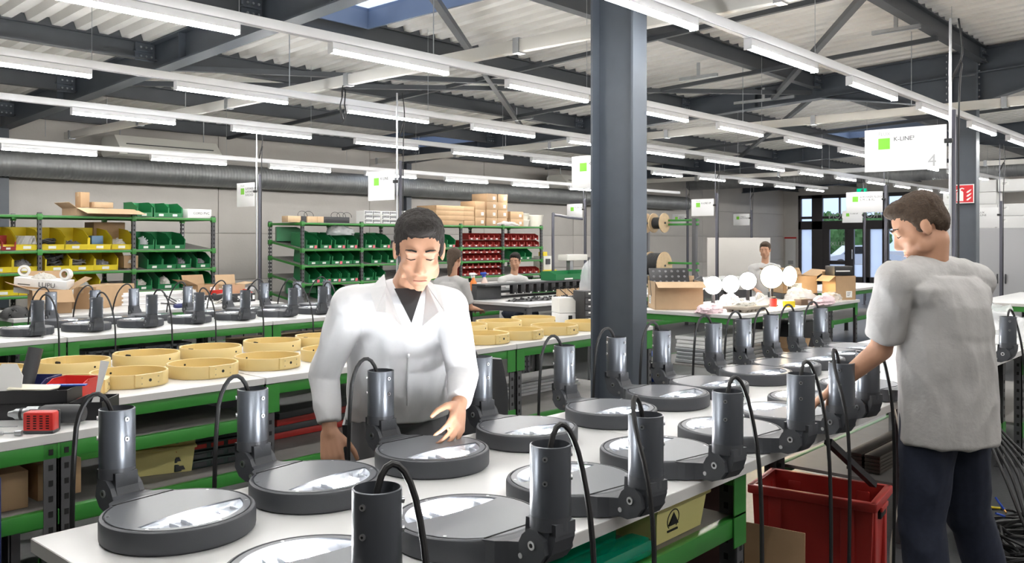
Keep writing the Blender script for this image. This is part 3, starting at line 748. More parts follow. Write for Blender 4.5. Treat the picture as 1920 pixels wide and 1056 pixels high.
def coil(name, label, c, r, th, n, m_, cat='cable coil'):
    rnd = random.Random(n * 7 + int(c[0] * 100)); m = MB()
    for k in range(n):
        rr = r * rnd.uniform(.75, 1.0); off = Vector((rnd.uniform(-.03, .03), rnd.uniform(-.03, .03), th + k * th * 1.3)); ph = rnd.uniform(0, 6)
        m.tube([off + Vector((math.cos(ph + 2 * PI * i / 20) * rr, math.sin(ph + 2 * PI * i / 20) * rr * .75, math.sin(ph + i * .9) * th)) for i in range(19)], th, 6)
    o = m.build(name, m_, None, c); return tag(o, label, cat)
def shz(z, y, tilt): return z + tilt * (y - RY0) / (RY1 - RY0)
TILTB = {}
def put(P, px, z, tilt, label, group, yoff=.02, dz=0, px1=None):
    """front centre of a bin at photo column px on the shelf edge plane"""
    x = at_y(px, 450, RY0 + yoff).x
    o = P.place((x, RY0 + yoff, z + .002 + dz + tilt * yoff / .9), 0, label, group)
    o.rotation_euler = (math.atan(tilt / .9), 0, 0); return o
gy = 'yellow bins on the first rack'
yp = [(4, 1), (52, 1), (99, 1), (143, 1), (188, 1), (229, 1)]
nm = ['cut off by the frame edge', 'holding pale flat cards', 'holding a dark grey coil', 'nearly empty with grey rods', 'holding a blue block', 'holding blue and white strips']
for i, (px, _) in enumerate(yp): put(BY, px, L1[3], .1, 'yellow bin on the upper rack shelf, ' + nm[i], gy)
nm = ['cut off by the frame edge', 'full of grey cable ends', 'with a thick grey cable coil', 'with thin grey cables', 'with grey clips']
for i, px in enumerate([-2, 48, 108, 155, 199]): put(BY, px, L1[2], .1, 'yellow bin on the middle rack shelf, ' + nm[i], gy)
for i, px in enumerate([8, 60, 120, 165]): put(BY, px, L1[1], .1, 'yellow bin on the lowest visible rack shelf, %s from the frame edge' % ORD[i], gy)
x = at_y(16, 450, RY0).x
RB = make_bin(.16, .3, .15, redp); RB.place((x, RY0 + .0, L1[3] + .005), 0, 'small red bin between yellow bins on the upper shelf', 'red bins').rotation_euler = (.11, 0, 0)
g1 = 'green bins on the first rack'
nm = ['holding clear plastic bags', 'in the middle of three, nearly empty', 'empty, beside the clear plastic sheet']
for i, px in enumerate([274, 305, 333]): put(BG, px, L1[3], .1, 'green bin, yellow-bin rack upper shelf, ' + nm[i], g1)
nm = ['empty, next to the corner post', 'with a little yellow lining', 'full of silver parts, of two', 'full of silver parts, standing apart by the end post']
for i, px in enumerate([290, 318, 344, 381]): put(BG, px, L1[2], .1, 'green bin, yellow-bin rack middle shelf, ' + nm[i], g1)
nm = ['with pale cable ties', 'wide, heaped with pale cords', 'empty and dark inside', 'last before the end post']
for i, px in enumerate([270, 316, 358, 386]): put(BGL if i == 1 else BG, px, L1[1], .1, 'green bin, yellow-bin rack lowest visible shelf, ' + nm[i], g1)
nm = ['first of the three, nearest the big carton', 'middle of the three', 'last of the three, beside the white box']
for i, px in enumerate([270, 303, 330]):
    x = at_y(px, 0, RY0 + .05).x; BG.place((x, RY0 + .03 + .02 * i, TOP1 + .003), 0, 'green bin on top of the rack, ' + nm[i], g1)
# contents one can see in the yellow bins
def inbin(fn, px, z, dy=.2, dz=.03, **k):
    x = at_y(px, 450, RY0 + .02).x; return (x, RY0 + .02 + dy, z + .1 * dy / .9 + dz + .02)
cl = MB()
o = thing('card_bundle', 'pale flat cards standing in the yellow bin of the upper shelf', 'cards', inbin(0, 52, L1[3], .16, .03))
for i in range(7): MB().box((-.10 + .034 * i, .02 * (i % 3), .06), (.004, .18, .12), rot=Euler((0, .5, .15 * i)).to_matrix().to_4x4()).build('card', paperw, o)
coil('cable_coil', 'dark grey cable coil in the yellow bin behind the corner post', inbin(0, 99, L1[3], .2), .10, .012, 4, dgrey)
heap('grey_rod_heap', 'grey rods lying in the third yellow bin of the upper shelf', 'parts', inbin(0, 143, L1[3], .2), (.11, .14, .05), partsg, 3)
o = MB().box((0, 0, .06), (.15, .12, .12), bev=.01).build('plastic_block', mat('slate_blue_plastic', (.10, .19, .30), .5), None, inbin(0, 188, L1[3], .14)); tag(o, 'slate blue block sitting in a yellow bin of the upper shelf', 'block')
heap('strip_heap', 'blue and white strips in the last yellow bin of the upper shelf', 'parts', inbin(0, 229, L1[3], .2), (.12, .16, .09), partsw, 5)
heap('cable_end_heap', 'grey cable ends filling a yellow bin of the middle shelf', 'parts', inbin(0, 48, L1[2], .2), (.12, .18, .10), partsg, 6, 40)
coil('cable_coil', 'thick grey cable coil in the yellow bin of the middle shelf', inbin(0, 108, L1[2], .18), .115, .014, 7, dgrey)
coil('cable_coil', 'thin grey cables coiled in a yellow bin of the middle shelf', inbin(0, 155, L1[2], .2), .10, .008, 7, partsg)
heap('clip_heap', 'grey clips heaped in the last yellow bin of the middle shelf', 'parts', inbin(0, 199, L1[2], .2), (.11, .16, .08), partsg, 8)
for i, (px, z, m_) in enumerate(((274, L1[3], clearf), (344, L1[2], partsg), (381, L1[2], partsg), (270, L1[1], partsw), (316, L1[1], partsw), (165, L1[1], clearf))):
    lab = ['clear plastic bags bulging from a green bin of the upper shelf', 'silver parts in a green bin of the middle shelf', 'silver parts in the green bin standing by the end post', 'pale cable ties in a green bin of the lowest shelf', 'pale cords heaped over the wide green bin', 'clear bag of parts in a yellow bin of the lowest shelf'][i]
    heap('bin_content', lab, 'parts', inbin(0, px, z, .16), (.085, .13, .13 if i in (0, 4) else .09), m_, 20 + i)
# ---- second rack
g2 = 'green bins on the second rack'
for i, px in enumerate([584, 611, 637, 660]): put(BGP, px, L2[3], .13, 'pink tagged green bin, second rack upper shelf, %s from its end post' % ORD[i], g2)
for i, px in enumerate([694, 722, 845]): put(BGP, px, L2[3], .13, 'pink tagged green bin under the drawer cabinets, %s past the inner post' % ORD[i], g2)
for i, px in enumerate([588, 608, 632, 652, 670]): put(BGP if i in (2, 4) else BG, px, L2[2], .13, 'green bin, second rack middle shelf, %s from its end post' % ORD[i], g2)
for i, px in enumerate([705, 735, 845]): put(BG, px, L2[2], .13, 'green bin, middle shelf, %s past the inner post towards the red bins' % ORD[i], g2)
for i, px in enumerate([589, 610, 629, 645, 661, 690, 712]): put(BGP if i in (0, 1, 2, 4) else BG, px, L2[1], .13, 'green bin, second rack third shelf, %s from its end post' % ORD[i], g2)
for i, px in enumerate([618, 645]): put(BG, px, L2[0], .13, 'green bin, second rack bottom shelf, %s from its end post' % ORD[i], g2)
for i, (px, z) in enumerate(((532, L2[3]), (530, L2[0]))):
    p = at_y(px, 450, RY0 + .45); o = BGL.place((8.12 + .0 * i, RY0 + (.62 if i == 0 else .35), z + .12), PI / 2 - .5, ['wide green bin set sideways at the rear of the upper shelf', 'wide green bin jutting out of the bottom shelf, second rack'][i], g2)
    o.location.x = 8.45
gr = 'small red bins on the second rack'
def redrow(pxa, pxb, n, z, rows, where):
    for r in range(rows):
        for i in range(n):
            px = pxa + (pxb - pxa) * i / max(1, n - 1); x = at_y(px, 450, RY0).x
            BR_.place((x, RY0 + .03 + .02 * r, z + .012 + r * .132), 0, 'small red bin, %s of %s row, %s' % (ORD[i], 'upper' if r else 'lower' if rows > 1 else 'the', where), gr)
redrow(870, 933, 6, L2[3], 1, 'top bay before the inner post'); 
for i, px in enumerate([888, 898, 914, 925, 935]):
    x = at_y(px, 450, RY0).x; BR_.place((x, RY0 + .05, L2[3] + .144), 0, 'small red bin stacked second high before the inner post, %s of five' % ORD[i], gr)
redrow(953, 1008, 5, L2[3], 2, 'end bay under the carton stack'); redrow(874, 938, 7, L2[2], 2, 'middle shelf beside the seated man'); redrow(874, 938, 7, L2[1], 2, 'third shelf behind the spray bottles'); redrow(985, 1008, 3, L2[1], 1, 'end bay behind the seated man')
for i, px in enumerate([966, 977, 990]): put(BG, px, L2[2], .13, 'green bin in the end bay above the seated man, %s towards the end post' % ORD[i], g2)
# ---- cartons
def carton(name, label, c, d, rz=0, m_=None, group=None, tp=True, lab=None, open_=None, cat='box'):
    m_ = m_ or card; t = thing(name, label, cat, c, rz, group); w_, l_, h_ = d; k = .005
    if not open_:
        MB().box((0, 0, h_ / 2), (w_, l_, h_), bev=.003).build('carton_body', m_, t)
        s = MB(); s.b2((-w_ / 2 + .002, -.0015, h_), (w_ / 2 - .002, .0015, h_ + .0008)); s.build('flap_seam', hole_m, t)
        if tp: MB().b2((-w_ / 2 - .0008, -.024, h_ * .72), (w_ / 2 + .0008, .024, h_ + .0012)).build('packing_tape', tape_m, t)
    else:
        m = MB(); m.b2((-w_ / 2, -l_ / 2, 0), (w_ / 2, l_ / 2, k))
        for s in (-1, 1):
            m.b2((s * w_ / 2, -l_ / 2, 0), (s * (w_ / 2 - k), l_ / 2, h_)); m.b2((-w_ / 2, s * l_ / 2, 0), (w_ / 2, s * (l_ / 2 - k), h_))
        m.build('carton_body', m_, t)
        for side, ang, ln in open_:
            q = MB(); ca, sa = math.cos(ang), math.sin(ang)
            if side in 'xX':
                s = 1 if side == 'X' else -1; a = (s * w_ / 2, -l_ / 2, h_); b = (s * w_ / 2, l_ / 2, h_); q.quad(a, b, (s * (w_ / 2 + ln * ca), l_ / 2, h_ + ln * sa), (s * (w_ / 2 + ln * ca), -l_ / 2, h_ + ln * sa), th=.004)
            else:
                s = 1 if side == 'Y' else -1; a = (-w_ / 2, s * l_ / 2, h_); b = (w_ / 2, s * l_ / 2, h_); q.quad(a, b, (w_ / 2, s * (l_ / 2 + ln * ca), h_ + ln * sa), (-w_ / 2, s * (l_ / 2 + ln * ca), h_ + ln * sa), th=.004)
            q.build('flap', m_, t)
    if lab:
        side, u, z, a, b = lab
        m = MB()
        if side == 'y': m.b2((u - a / 2, -l_ / 2 - .0015, z), (u + a / 2, -l_ / 2 + .001, z + b))
        else: m.b2((-w_ / 2 - .0015, u - a / 2, z), (-w_ / 2 + .001, u + a / 2, z + b))
        lb = m.build('paper_label', labelw, t); p = MB()
        for i in range(3):
            zz = z + b * (.25 + .22 * i)
            if side == 'y': p.b2((u - a * .36, -l_ / 2 - .0022, zz), (u + a * (.05 + .1 * i), -l_ / 2 - .001, zz + b * .08))
            else: p.b2((-w_ / 2 - .0022, u - a * .2, zz), (-w_ / 2 - .001, u + a * .38, zz + b * .08))
        stuff(p.build('printed_lines', inkm, lb))
    return t
x = at_y(200, 0, RY0 + .15).x
carton('cardboard_box', 'light cardboard box with raised flap on top of the yellow-bin rack', (4.95, RY0 + .30, TOP1 + .002), (.78, .42, .10), .05, card2, open_=[('y', -.25, .30), ('x', .6, .12)])
carton('cardboard_box', 'small upright carton standing on the big light box', (4.78, RY0 + .42, TOP1 + .12), (.12, .14, .20), .1, card); carton('cardboard_box', 'small flat carton lying on the big light box', (5.02, RY0 + .42, TOP1 + .12), (.26, .16, .075), .1, card2)
carton('white_box', 'long low white box with writing at the end of the rack top', (at_y(366, 0, RY0 + .2).x, RY0 + .2, TOP1 + .002), (.36, .26, .125), 0, paperw, tp=False)
t_ = text('box_lettering', 'CORD PVC', .05, inkm, bpy.data.objects['white_box'], (-.10, -.1325, .05), (PI / 2, 0, 0))
carton('cardboard_box', 'brown box behind the yellow and green bins of the upper shelf', (5.15, RY0 + .6, L1[3] + .07), (.42, .3, .30), 0, card, tp=False); carton('cardboard_box', 'brown box with a white bag beside the yellow bins, middle shelf', (at_y(236, 0, RY0 + .2).x, RY0 + .2, L1[2] + .02), (.20, .3, .17), 0, card, open_=[('x', 1.2, .05)])
heap('white_bag', 'white bag stuffed in the brown box on the middle shelf', 'bag', (at_y(236, 0, RY0 + .2).x, RY0 + .15, L1[2] + .09), (.09, .12, .13), partsw, 31, 4)
# top of second rack
T2 = 1.877
for i, (px, wd, m_) in enumerate(((547, .26, card2), (580, .20, card2), (597, .15, card2))): carton('cardboard_box', 'small tan block on the second rack top, %s from its end' % ORD[i], (at_y(px, 0, RY0 + .25).x, RY0 + .25, T2), (wd, .16, .10), .05, m_, tp=False)
for i, (px, wd) in enumerate(((564, .10), (626, .52))):
    o = MB().box((0, 0, .05), (wd, .16, .10), bev=.006).build('black_profile', blackp, None, (at_y(px, 0, RY0 + .25).x, RY0 + .25, T2)); tag(o, ['short black profile between tan blocks on the second rack', 'long black profile lying beside the tan blocks'][i], 'profile')
    c = MB()
    for k in range(3 if i else 2): c.tube(arc_pts((-.05 + .12 * k, 0, .1), (-.10 + .12 * k, 0, .2), (.12 + .12 * k, 0, .22), (.14 + .12 * k, .02, .1), 8), .004, 5)
    c.build('cable', rubber, o)
def drawer_cab(label, x, y, z, w_, h_, nx, nz, group):
    t = thing('drawer_cabinet', label, 'drawer cabinet', (x, y, z), 0, group); MB().b2((-w_ / 2, -.06, 0), (w_ / 2, .16, h_)).build('cabinet_body', labelw, t)
    for i in range(nx):
        for j in range(nz):
            a = -w_ / 2 + w_ * i / nx + .008; b = -w_ / 2 + w_ * (i + 1) / nx - .008; c = h_ * j / nz + .008; d = h_ * (j + 1) / nz - .008
            q = MB().b2((a, -.072, c), (b, -.058, d)).build('drawer', partsg, t); MB().b2((a + .01, -.084, c + .004), (b - .01, -.070, c + .018)).build('pull_lip', labelw, q)
drawer_cab('white small-drawer cabinet beside the cable loop on the second rack', at_y(694, 0, RY0 + .2).x, RY0 + .2, T2, .34, .22, 2, 3, 'small-drawer cabinets'); drawer_cab('white small-drawer cabinet behind the hanging sign pole', at_y(726, 0, RY0 + .2).x, RY0 + .2, T2, .34, .22, 2, 3, 'small-drawer cabinets'); drawer_cab('pale small-drawer cabinet at the far side of the sign pole', at_y(783, 0, RY0 + .2).x, RY0 + .2, T2, .50, .24, 3, 3, 'small-drawer cabinets')
gc = 'cartons on the second rack'
def stack(px, n, d, label, lab=None, m_=None, rz=0):
    x = at_y(px, 0, RY0 + .3).x
    for k in range(n):
        carton('cardboard_box', label + (', %s from the shelf' % ORD[k] if n > 1 else ''), (x + random.uniform(-.01, .01), RY0 + .12 + d[1] / 2, T2 + k * (d[2] + .002)), d, rz + random.uniform(-.03, .03), m_, gc, False, lab)
stack(832, 4, (.70, .55, .088), 'wide flat tan carton in the lower pile'); stack(867, 4, (.29, .5, .088), 'flat tan carton in the narrow pile', None, card)
stack(888, 2, (.27, .40, .155), 'square carton with white label in the short front pile', ('y', .06, .04, .07, .06)); stack(888, 1, (.27, .40, .155), 'x')
bpy.data.objects[[o.name for o in bpy.data.objects if o.get('label') == 'x'][0]].location.z = T2 + .314
[o for o in bpy.data.objects if o.get('label') == 'x'][0]['label'] = 'square carton on top of the short front pile'
stack(910, 4, (.30, .40, .155), 'square carton in the tall pile beside the short pile', ('y', .06, .04, .07, .06)); stack(930, 4, (.28, .40, .155), 'square carton in the last tall pile', ('y', .06, .04, .07, .06)); stack(957, 2, (.40, .42, .145), 'carton in the pair standing next to the plastic tubs', ('y', .10, .04, .07, .05))
def tub(label, px, z, r, h):
    m = MB(); m.lathe([(0, 0), (r * .85, 0), (r, h), (r * 1.06, h), (r * 1.06, h + .02), (0, h + .02)], 20); o = m.build('plastic_tub', mat('milky_plastic', (.62, .60, .52), .4) if 'milky_plastic' not in MATS else MATS['milky_plastic'], None, (at_y(px, 0, RY0 + .3).x, RY0 + .3, z)); tag(o, label, 'tub')
tub('milky plastic tub, lower of two beside the cartons', 978, T2, .16, .12); tub('milky plastic tub, upper of two beside the cartons', 978, T2 + .142, .15, .10); tub('wide milky plastic tub at the end of the rack top', 1001, T2, .19, .22)
def rumple(name, label, cat, c, r, m_, seed=1, rz=0, amp=.28, fr=3.0):
    """a crumpled film or foam lump, with folds modelled as real relief"""
    from mathutils import noise
    m = MB(); m.ell((0, 0, 0), (1, 1, 1), u=36, v=22); bm = m.bm; o3 = Vector((seed * 3.1, seed * 1.7, 0))
    for v in bm.verts:
        n = noise.noise(v.co * fr + o3) * amp + abs(noise.noise(v.co * fr * 2.3 + o3)) * amp * .9; v.co *= (1 + n)
        v.co = Vector((v.co.x * r[0], v.co.y * r[1], max(v.co.z, -.25) * r[2] + .22 * r[2]))
    return tag(m.build(name, m_, None, c, rz, ang=60), label, cat)
rumple('plastic_bag', 'crumpled clear plastic bag draped over the upper green bins', 'bag', (at_y(638, 0, RY0 + .2).x, RY0 + .2, L2[3] + .22), (.24, .16, .12), clearf, 2)
rumple('plastic_bag', 'clear plastic bag at the foot of the carton stacks', 'bag', (at_y(950, 0, RY0 + .1).x + .05, RY0 + .12, T2), (.30, .10, .07), clearf, 3)
# ================================================================== HANGING SIGNS AND POLES
def sign(label, X, Yp, z0, z1, wd, lines, num=None, pole_lab='', ztop=3.1, zfoot=TZ, hang=True, pole_h=None, cable=True, near=True):
    """board in the YZ plane facing -X, its pole at y = Yp"""
    ph = pole_h or z1 + .1
    p = thing('sign_pole', pole_lab, 'pole', (X, Yp, zfoot))
    pw = .013 if near else .02
    MB().b2((-pw, -pw, 0), (pw, pw, ph - zfoot), bev=.003).build('pole_profile', polem, p)
    MB().cyl((-.035, .012, 0 if near else ph - zfoot - .1), (-.035, .012, ztop - zfoot), .009 if near else .006, n=10).build('riser_tube', alu if near else polem, p)
    MB().b2((-.05, -.05, -.0), (.05, .05, .008)).build('foot_plate', polem, p)
    if cable:
        c = MB(); c.tube(spline([(.0, -.03, ztop - zfoot), (.01, -.05, ztop - zfoot - .25), (.02, .04, ztop - zfoot - .45), (.015, -.045, ztop - zfoot - .30), (.01, -.03, ph - zfoot), (.01, -.026, .1)], 5), .006, 6); c.build('cable', rubber, p)
    t = thing('station_sign', label, 'sign', (X - .052, Yp + .03, z0)); h = z1 - z0
    MB().b2((-.004, 0, 0), (.004, wd, h), bev=.0015).build('board', signw, t)
    s = .155 * h / .3 if wd > .5 else .135 * h / .3
    MB().b2((-.0052, wd - .10 * h / .3 - .0 - .08 * h / .3 + .08 * h / .3 - .075 * h / .3, h * .52), (-.0038, wd - .075 * h / .3 - .02, h * .78)).build('green_square', signg, t)
    yt = wd - .20 * h / .3; R = (PI / 2, 0, -PI / 2)
    text('sign_text', 'FLUX', .035 * h / .3, inkl, t, (-.0046, wd - .095 * h / .3, h * .84), R)
    for i, l in enumerate(lines): text('sign_text', l, .042 * h / .3, inkm, t, (-.0046, yt, h * (.70 - .13 * i)), R)
    if num: text('sign_text', num, .115 * h / .3, inkl, t, (-.0046, .12 * h / .3, h * .07), R)
    MB().box((.0, -.012, h * .62), (.03, .05, .03), bev=.004).build('clamp', blackp, t)
sign('large white hanging sign numbered 4 beside the second steel column', 6.4, 1.705, 2.085, 2.385, .545, ['K-LINE\u00b2'], '4', 'grey pole with bright riser tube holding the large sign numbered 4')
sign('white hanging sign above the head of the man in white', 5.86, 6.78, 2.01, 2.31, .42, ['K-LINE'], None, 'grey pole with bright riser tube behind the man in white', zfoot=.02)
sign('white hanging sign with three text lines before the back wall', 6.15, 9.86, 2.03, 2.34, .42, ['X-POWER FLOOD', 'X-POWER SPOT', 'X-FLOOD'], None, 'grey pole with bright riser tube behind the packing bench', zfoot=.0)
sign('white hanging sign half covered by the big steel column', 6.5, 4.55, 2.08, 2.38, .44, ['K-LINE\u00b2'], None, 'grey pole hidden behind the big steel column')
def dpole(px, d): return at_d(px, 450, d)
for px, d, z0, z1, w_, ln, lb in ((1097, 18.7, 2.06, 2.38, .42, ['K-LINE UP'], 'small white sign left of the big column above the black fixture'), (1344, 15.8, 2.04, 2.35, .46, ['K-LINE UP'], 'white sign on a thick grey pole before the plain wall'), (1289, 22.6, 1.97, 2.27, .40, ['TABLE 5', 'PREPARATION'], 'tiny white sign beside the cable reel stand'), (1409, 22.6, 1.98, 2.28, .46, ['TABLE 7', 'ENCASTREMENT'], 'tiny white sign above the far woman near the wall corner'),
                               (1661, 13.4, 2.03, 2.35, .56, ['X-POWER FLOOD', 'S, M, L & XL'], 'white sign covering the top of the glazed entrance'), (1621, 21.5, 2.03, 2.33, .50, ['K-LINE UP'], 'small white sign hiding the middle of the door lettering'), (1877, 13.6, 1.80, 2.11, .50, ['FLUX', 'K-LINE'], 'white sign in front of the stacked white boxes on the grey cabinet')):
    p = dpole(px, d)
    sign(lb, p.x, p.y, z0, z1, w_, ln, None, 'pole of the ' + lb, zfoot=.0, cable=True, near=False)
# fire extinguisher sign on the second column
t = thing('fire_sign', 'red fire extinguisher sign on the second steel column', 'sign', (12.65 - .0795, YC - .015, 2.085), math.radians(-90))
MB().b2((-.125, -.003, 0), (.125, .003, .25), bev=.001).build('board', labelw, t); MB().b2((-.113, -.0045, .012), (.113, -.002, .238)).build('red_field', signr, t)
g = MB(); g.prism([(-.085, .03), (-.005, .03), (-.005, .145), (-.02, .165), (-.07, .165), (-.085, .145)], 'y', -.0062, -.003); g.b2((-.055, -.0062, .165), (-.035, -.003, .185)); g.bar((-.098, -.0046, .168), (-.02, -.0046, .20), .003, .014); g.bar((-.02, -.0046, .20), (.005, -.0046, .19), .003, .012)
for i in range(3): g.prism([(.03 + .0 * i, .04 + .05 * i), (.05, .035 + .05 * i), (.08, .06 + .05 * i), (.095, .085 + .05 * i), (.07, .075 + .05 * i), (.045, .06 + .05 * i)], 'y', -.0062, -.003)
stuff(g.build('extinguisher_emblem', labelw, t))
# exit light over the doors
t = thing('exit_light', 'small green exit light hanging above the glazed entrance', 'exit light', at_d(1616, 358, 30)); MB().box((0, 0, 0), (.05, .34, .16), bev=.01).build('housing', exitg, t)
MB().b2((-.027, -.06, -.05), (-.0255, .02, .05)).build('pictogram', labelw, t); MB().cyl((0, 0, .08), (0, 0, 3.8 - t.location.z), .01, n=6).build('hanger_rod', galv, t)

# ================================================================== SIDE BENCH WITH THE DRILL (surface 0.85)
def P(px, py, z=TZ): return at_z(px, py, z)
def drill():
    # battery-side view: drill lies with the chuck pointing towards -X, handle towards the camera
    t = thing('cordless_drill', 'cordless drill with red battery lying beside the black parts trays', 'cordless drill', (1.32, 3.72, TZ), -.80)
    b = MB(); R = Matrix.Rotation(PI / 2, 4, 'Y')
    b.lathe([(0, -.02), (.028, -.018), (.036, .0), (.038, .05), (.037, .13), (.030, .155), (0, .16)], 24, (0, .06, .045), R)
    b.build('motor_housing', dgrey, t)
    m = MB(); m.lathe([(.030, 0), (.031, .05), (.0, .05)], 20, (-.07, .06, .045), R); m.build('gear_collar', galv, t)
    m = MB(); m.lathe([(0, 0), (.010, 0), (.014, .018), (.022, .03), (.024, .055), (.0245, .075), (0, .075)], 20, (-.145, .06, .045), R); m.build('chuck', galv, t)
    m = MB(); m.lathe([(.0252, 0), (.0252, .012)], 20, (-.095, .06, .045), R); m.build('chuck_ring', blackp, t)
    h = MB(); h.loft([[(.06 + x, y, .045 + z) for x, z in ((-.018, -.016), (.018, -.016), (.020, .012), (-.016, .014))] for y in (.05, .0, -.05)], sm=True); h.build('handle', dgrey, t)
    MB().box((.025, .02, .05), (.02, .03, .014), bev=.004).build('trigger', redb, t)
    bt = MB().box((.055, -.085, .045), (.115, .055, .078), bev=.008).build('battery', redb, t)
    MB().box((.055, -.058, .045), (.119, .012, .082), bev=.004).build('battery_shoe', dgrey, bt); MB().box((.055, -.085, .008), (.117, .057, .012), bev=.003).build('battery_base', dgrey, bt)
    g = MB()
    for i in range(4):
        for j in range(6): g.box((.02 + .024 * i, -.1128, .022 + .0095 * j), (.012, .0015, .0042))
    stuff(g.build('battery_slot', hole_m, bt))
drill()
o = thing('screwdriver_bit_holder', 'steel hex bit holder lying in front of the drill', 'bit holder', (1.13, 3.70, TZ), -.75)
m = MB(); R = Matrix.Rotation(PI / 2, 4, 'Y'); m.lathe([(0, 0), (.004, 0), (.004, .03), (.008, .032), (.008, .06), (.004, .064), (.004, .10), (.010, .105), (.011, .13), (0, .13)], 12, (0, 0, .012), R); m.build('shaft', galv, o)
o = thing('screwdriver', 'screwdriver with dark teal handle at the frame edge of the tool bench', 'screwdriver', (1.10, 3.86, TZ), -.75)
MB().lathe([(0, 0), (.014, .004), (.017, .05), (.013, .10), (.016, .115), (0, .118)], 14, (0, 0, .018), R).build('handle', mat('teal_plastic', (.03, .11, .13), .45), o); MB().cyl((.11, 0, .018), (.2, 0, .018), .003, n=8).build('blade', galv, o)
# bins on the tool bench
BRB = make_bin(.17, .21, .115, redb, False, False, .42, .5)
BRB.place((1.60, 4.0, TZ), math.radians(-52), 'bright red open bin at the end of the tool bench, before the rings').location = (1.53, 4.09, TZ)
BNB = make_bin(.17, .22, .12, navy, False, False, .45, .4)
BNB.place((1.41, 4.22, TZ), math.radians(-48), 'navy open bin with a dark tube standing in it', 'navy bins'); BNB.place((1.27, 4.35, TZ), math.radians(-48), 'navy open bin at the frame edge of the tool bench', 'navy bins')
o = thing('dark_tube', 'dark tube leaning out of the navy bin', 'tube', (1.46, 4.30, TZ + .02), 0); m = MB(); m.cyl((0, 0, 0), (.065, .02, .23), .032, n=20, caps=False); m.cyl((0, 0, 0), (.062, .02, .22), .029, n=20); m.build('tube_body', dgrey, o)
def tray(label, loc, rz, w_, l_, h_, div, m_):
    t = thing('parts_tray', label, 'parts tray', loc, rz); k = .004; m = MB(); m.b2((-w_ / 2, -l_ / 2, 0), (w_ / 2, l_ / 2, k))
    for s in (-1, 1): m.b2((s * w_ / 2, -l_ / 2, 0), (s * (w_ / 2 - k), l_ / 2, h_)); m.b2((-w_ / 2, s * l_ / 2, 0), (w_ / 2, s * (l_ / 2 - k), h_))
    m.build('tray_body', m_, t)
    for i in range(1, div): MB().b2((-w_ / 2 + w_ * i / div - .002, -l_ / 2, 0), (-w_ / 2 + w_ * i / div + .002, l_ / 2, h_ * .92)).build('divider', m_, t)
    return t
tray('black divided tray under the red bin holding a blue card', (1.40, 3.97, TZ + .068), -.75, .32, .16, .055, 3, blackp)
tray('black tray at the corner of the tool bench with small screws', (1.575, 3.80, TZ), -.75, .13, .20, .075, 1, blackp)
tray('low black tray beneath the divided tray', (1.40, 3.97, TZ), -.75, .28, .14, .066, 2, blackp)
o = MB().prism([(-.055, 0), (.055, 0), (.06, .02), (.06, .10), (.03, .15), (-.03, .15), (-.06, .10)], 'y', 0, .004).build('white_plate', paperw, None, (1.285, 3.98, TZ + .085), -.3); o.rotation_euler = (-.25, 0, -.75); tag(o, 'white cut-corner plate standing against the navy bin', 'plate')
o = MB().prism([(-.10, -.03), (.06, -.03), (.09, -.005), (.09, .03), (-.06, .035), (-.10, .0)], 'z', 0, .004).build('cream_plate', mat('cream_card', (.74, .70, .58), .6), None, (1.385, 3.93, TZ + .128), -.1); o.rotation_euler = (.18, .05, -.6); tag(o, 'cream tag shaped plate lying on the divided tray', 'plate')
o = MB().box((0, 0, .003), (.16, .028, .006)).build('blue_card', blue, None, (1.50, 3.90, TZ + .126), -.75); tag(o, 'blue strip lying on the divided tray under the red bin', 'strip')
o = MB().prism([(-.02, 0), (.02, 0), (.012, .07), (.028, .20), (-.01, .20), (-.006, .07)], 'y', 0, .003).build('white_strip', paperw, None, (1.585, 3.83, TZ + .03), -.2); o.rotation_euler = (-.15, .12, -.8); tag(o, 'white strap standing up in the black corner tray', 'strip')
o = MB().box((0, 0, .03), (.16, .12, .06), bev=.006).build('white_case', labelw, None, (1.12, 3.92, TZ), -.7); tag(o, 'white plastic case at the frame edge behind the drill', 'case')
heap('screw_heap', 'small screws lying in the black corner tray', 'screws', (1.575, 3.80, TZ + .005), (.045, .07, .035), galv, 61, 18)
# under the side bench
o = thing('tool_case', 'open navy tool case standing under the tool bench', 'tool case', (.93, 3.345, 0), .0)
MB().box((-.02, .18, .50), (.42, .06, .48), bev=.012).build('case_lid', navy, o); MB().box((0, -.05, .12), (.44, .34, .24), bev=.012).build('case_body', navy, o)
MB().box((-.02, .145, .50), (.34, .012, .38), bev=.01).build('lid_panel', mat('dark_navy_plastic', (.012, .016, .07), .5), o)
heap('tool_heap', 'red and black hand tools heaped in the navy tool case', 'tools', (.97, 3.30, .245), (.17, .13, .13), mat('red_tool_grip', (.5, .03, .02), .45), 41, 24)
heap('tool_heap', 'black hand tools lying over the tool case edge', 'tools', (.82, 3.26, .245), (.12, .10, .12), blackp, 42, 18)
carton('cardboard_box', 'brown carton on the tool bench shelf, in front of the post', (1.17, 3.80, .557), (.20, .26, .145), -.02, card, tp=False); carton('cardboard_box', 'brown carton on the tool bench shelf, behind the post', (1.40, 3.84, .557), (.17, .24, .145), .03, card, tp=False)
carton('cardboard_box', 'flat brown carton on the floor under the tool bench', (1.82, 3.80, 0), (.5, .4, .30), .1, card, tp=False)
carton('cardboard_box', 'torn brown carton sticking out of the tool case', (.98, 3.42, .245), (.26, .12, .14), -.1, card, open_=[('y', 1.2, .04)])
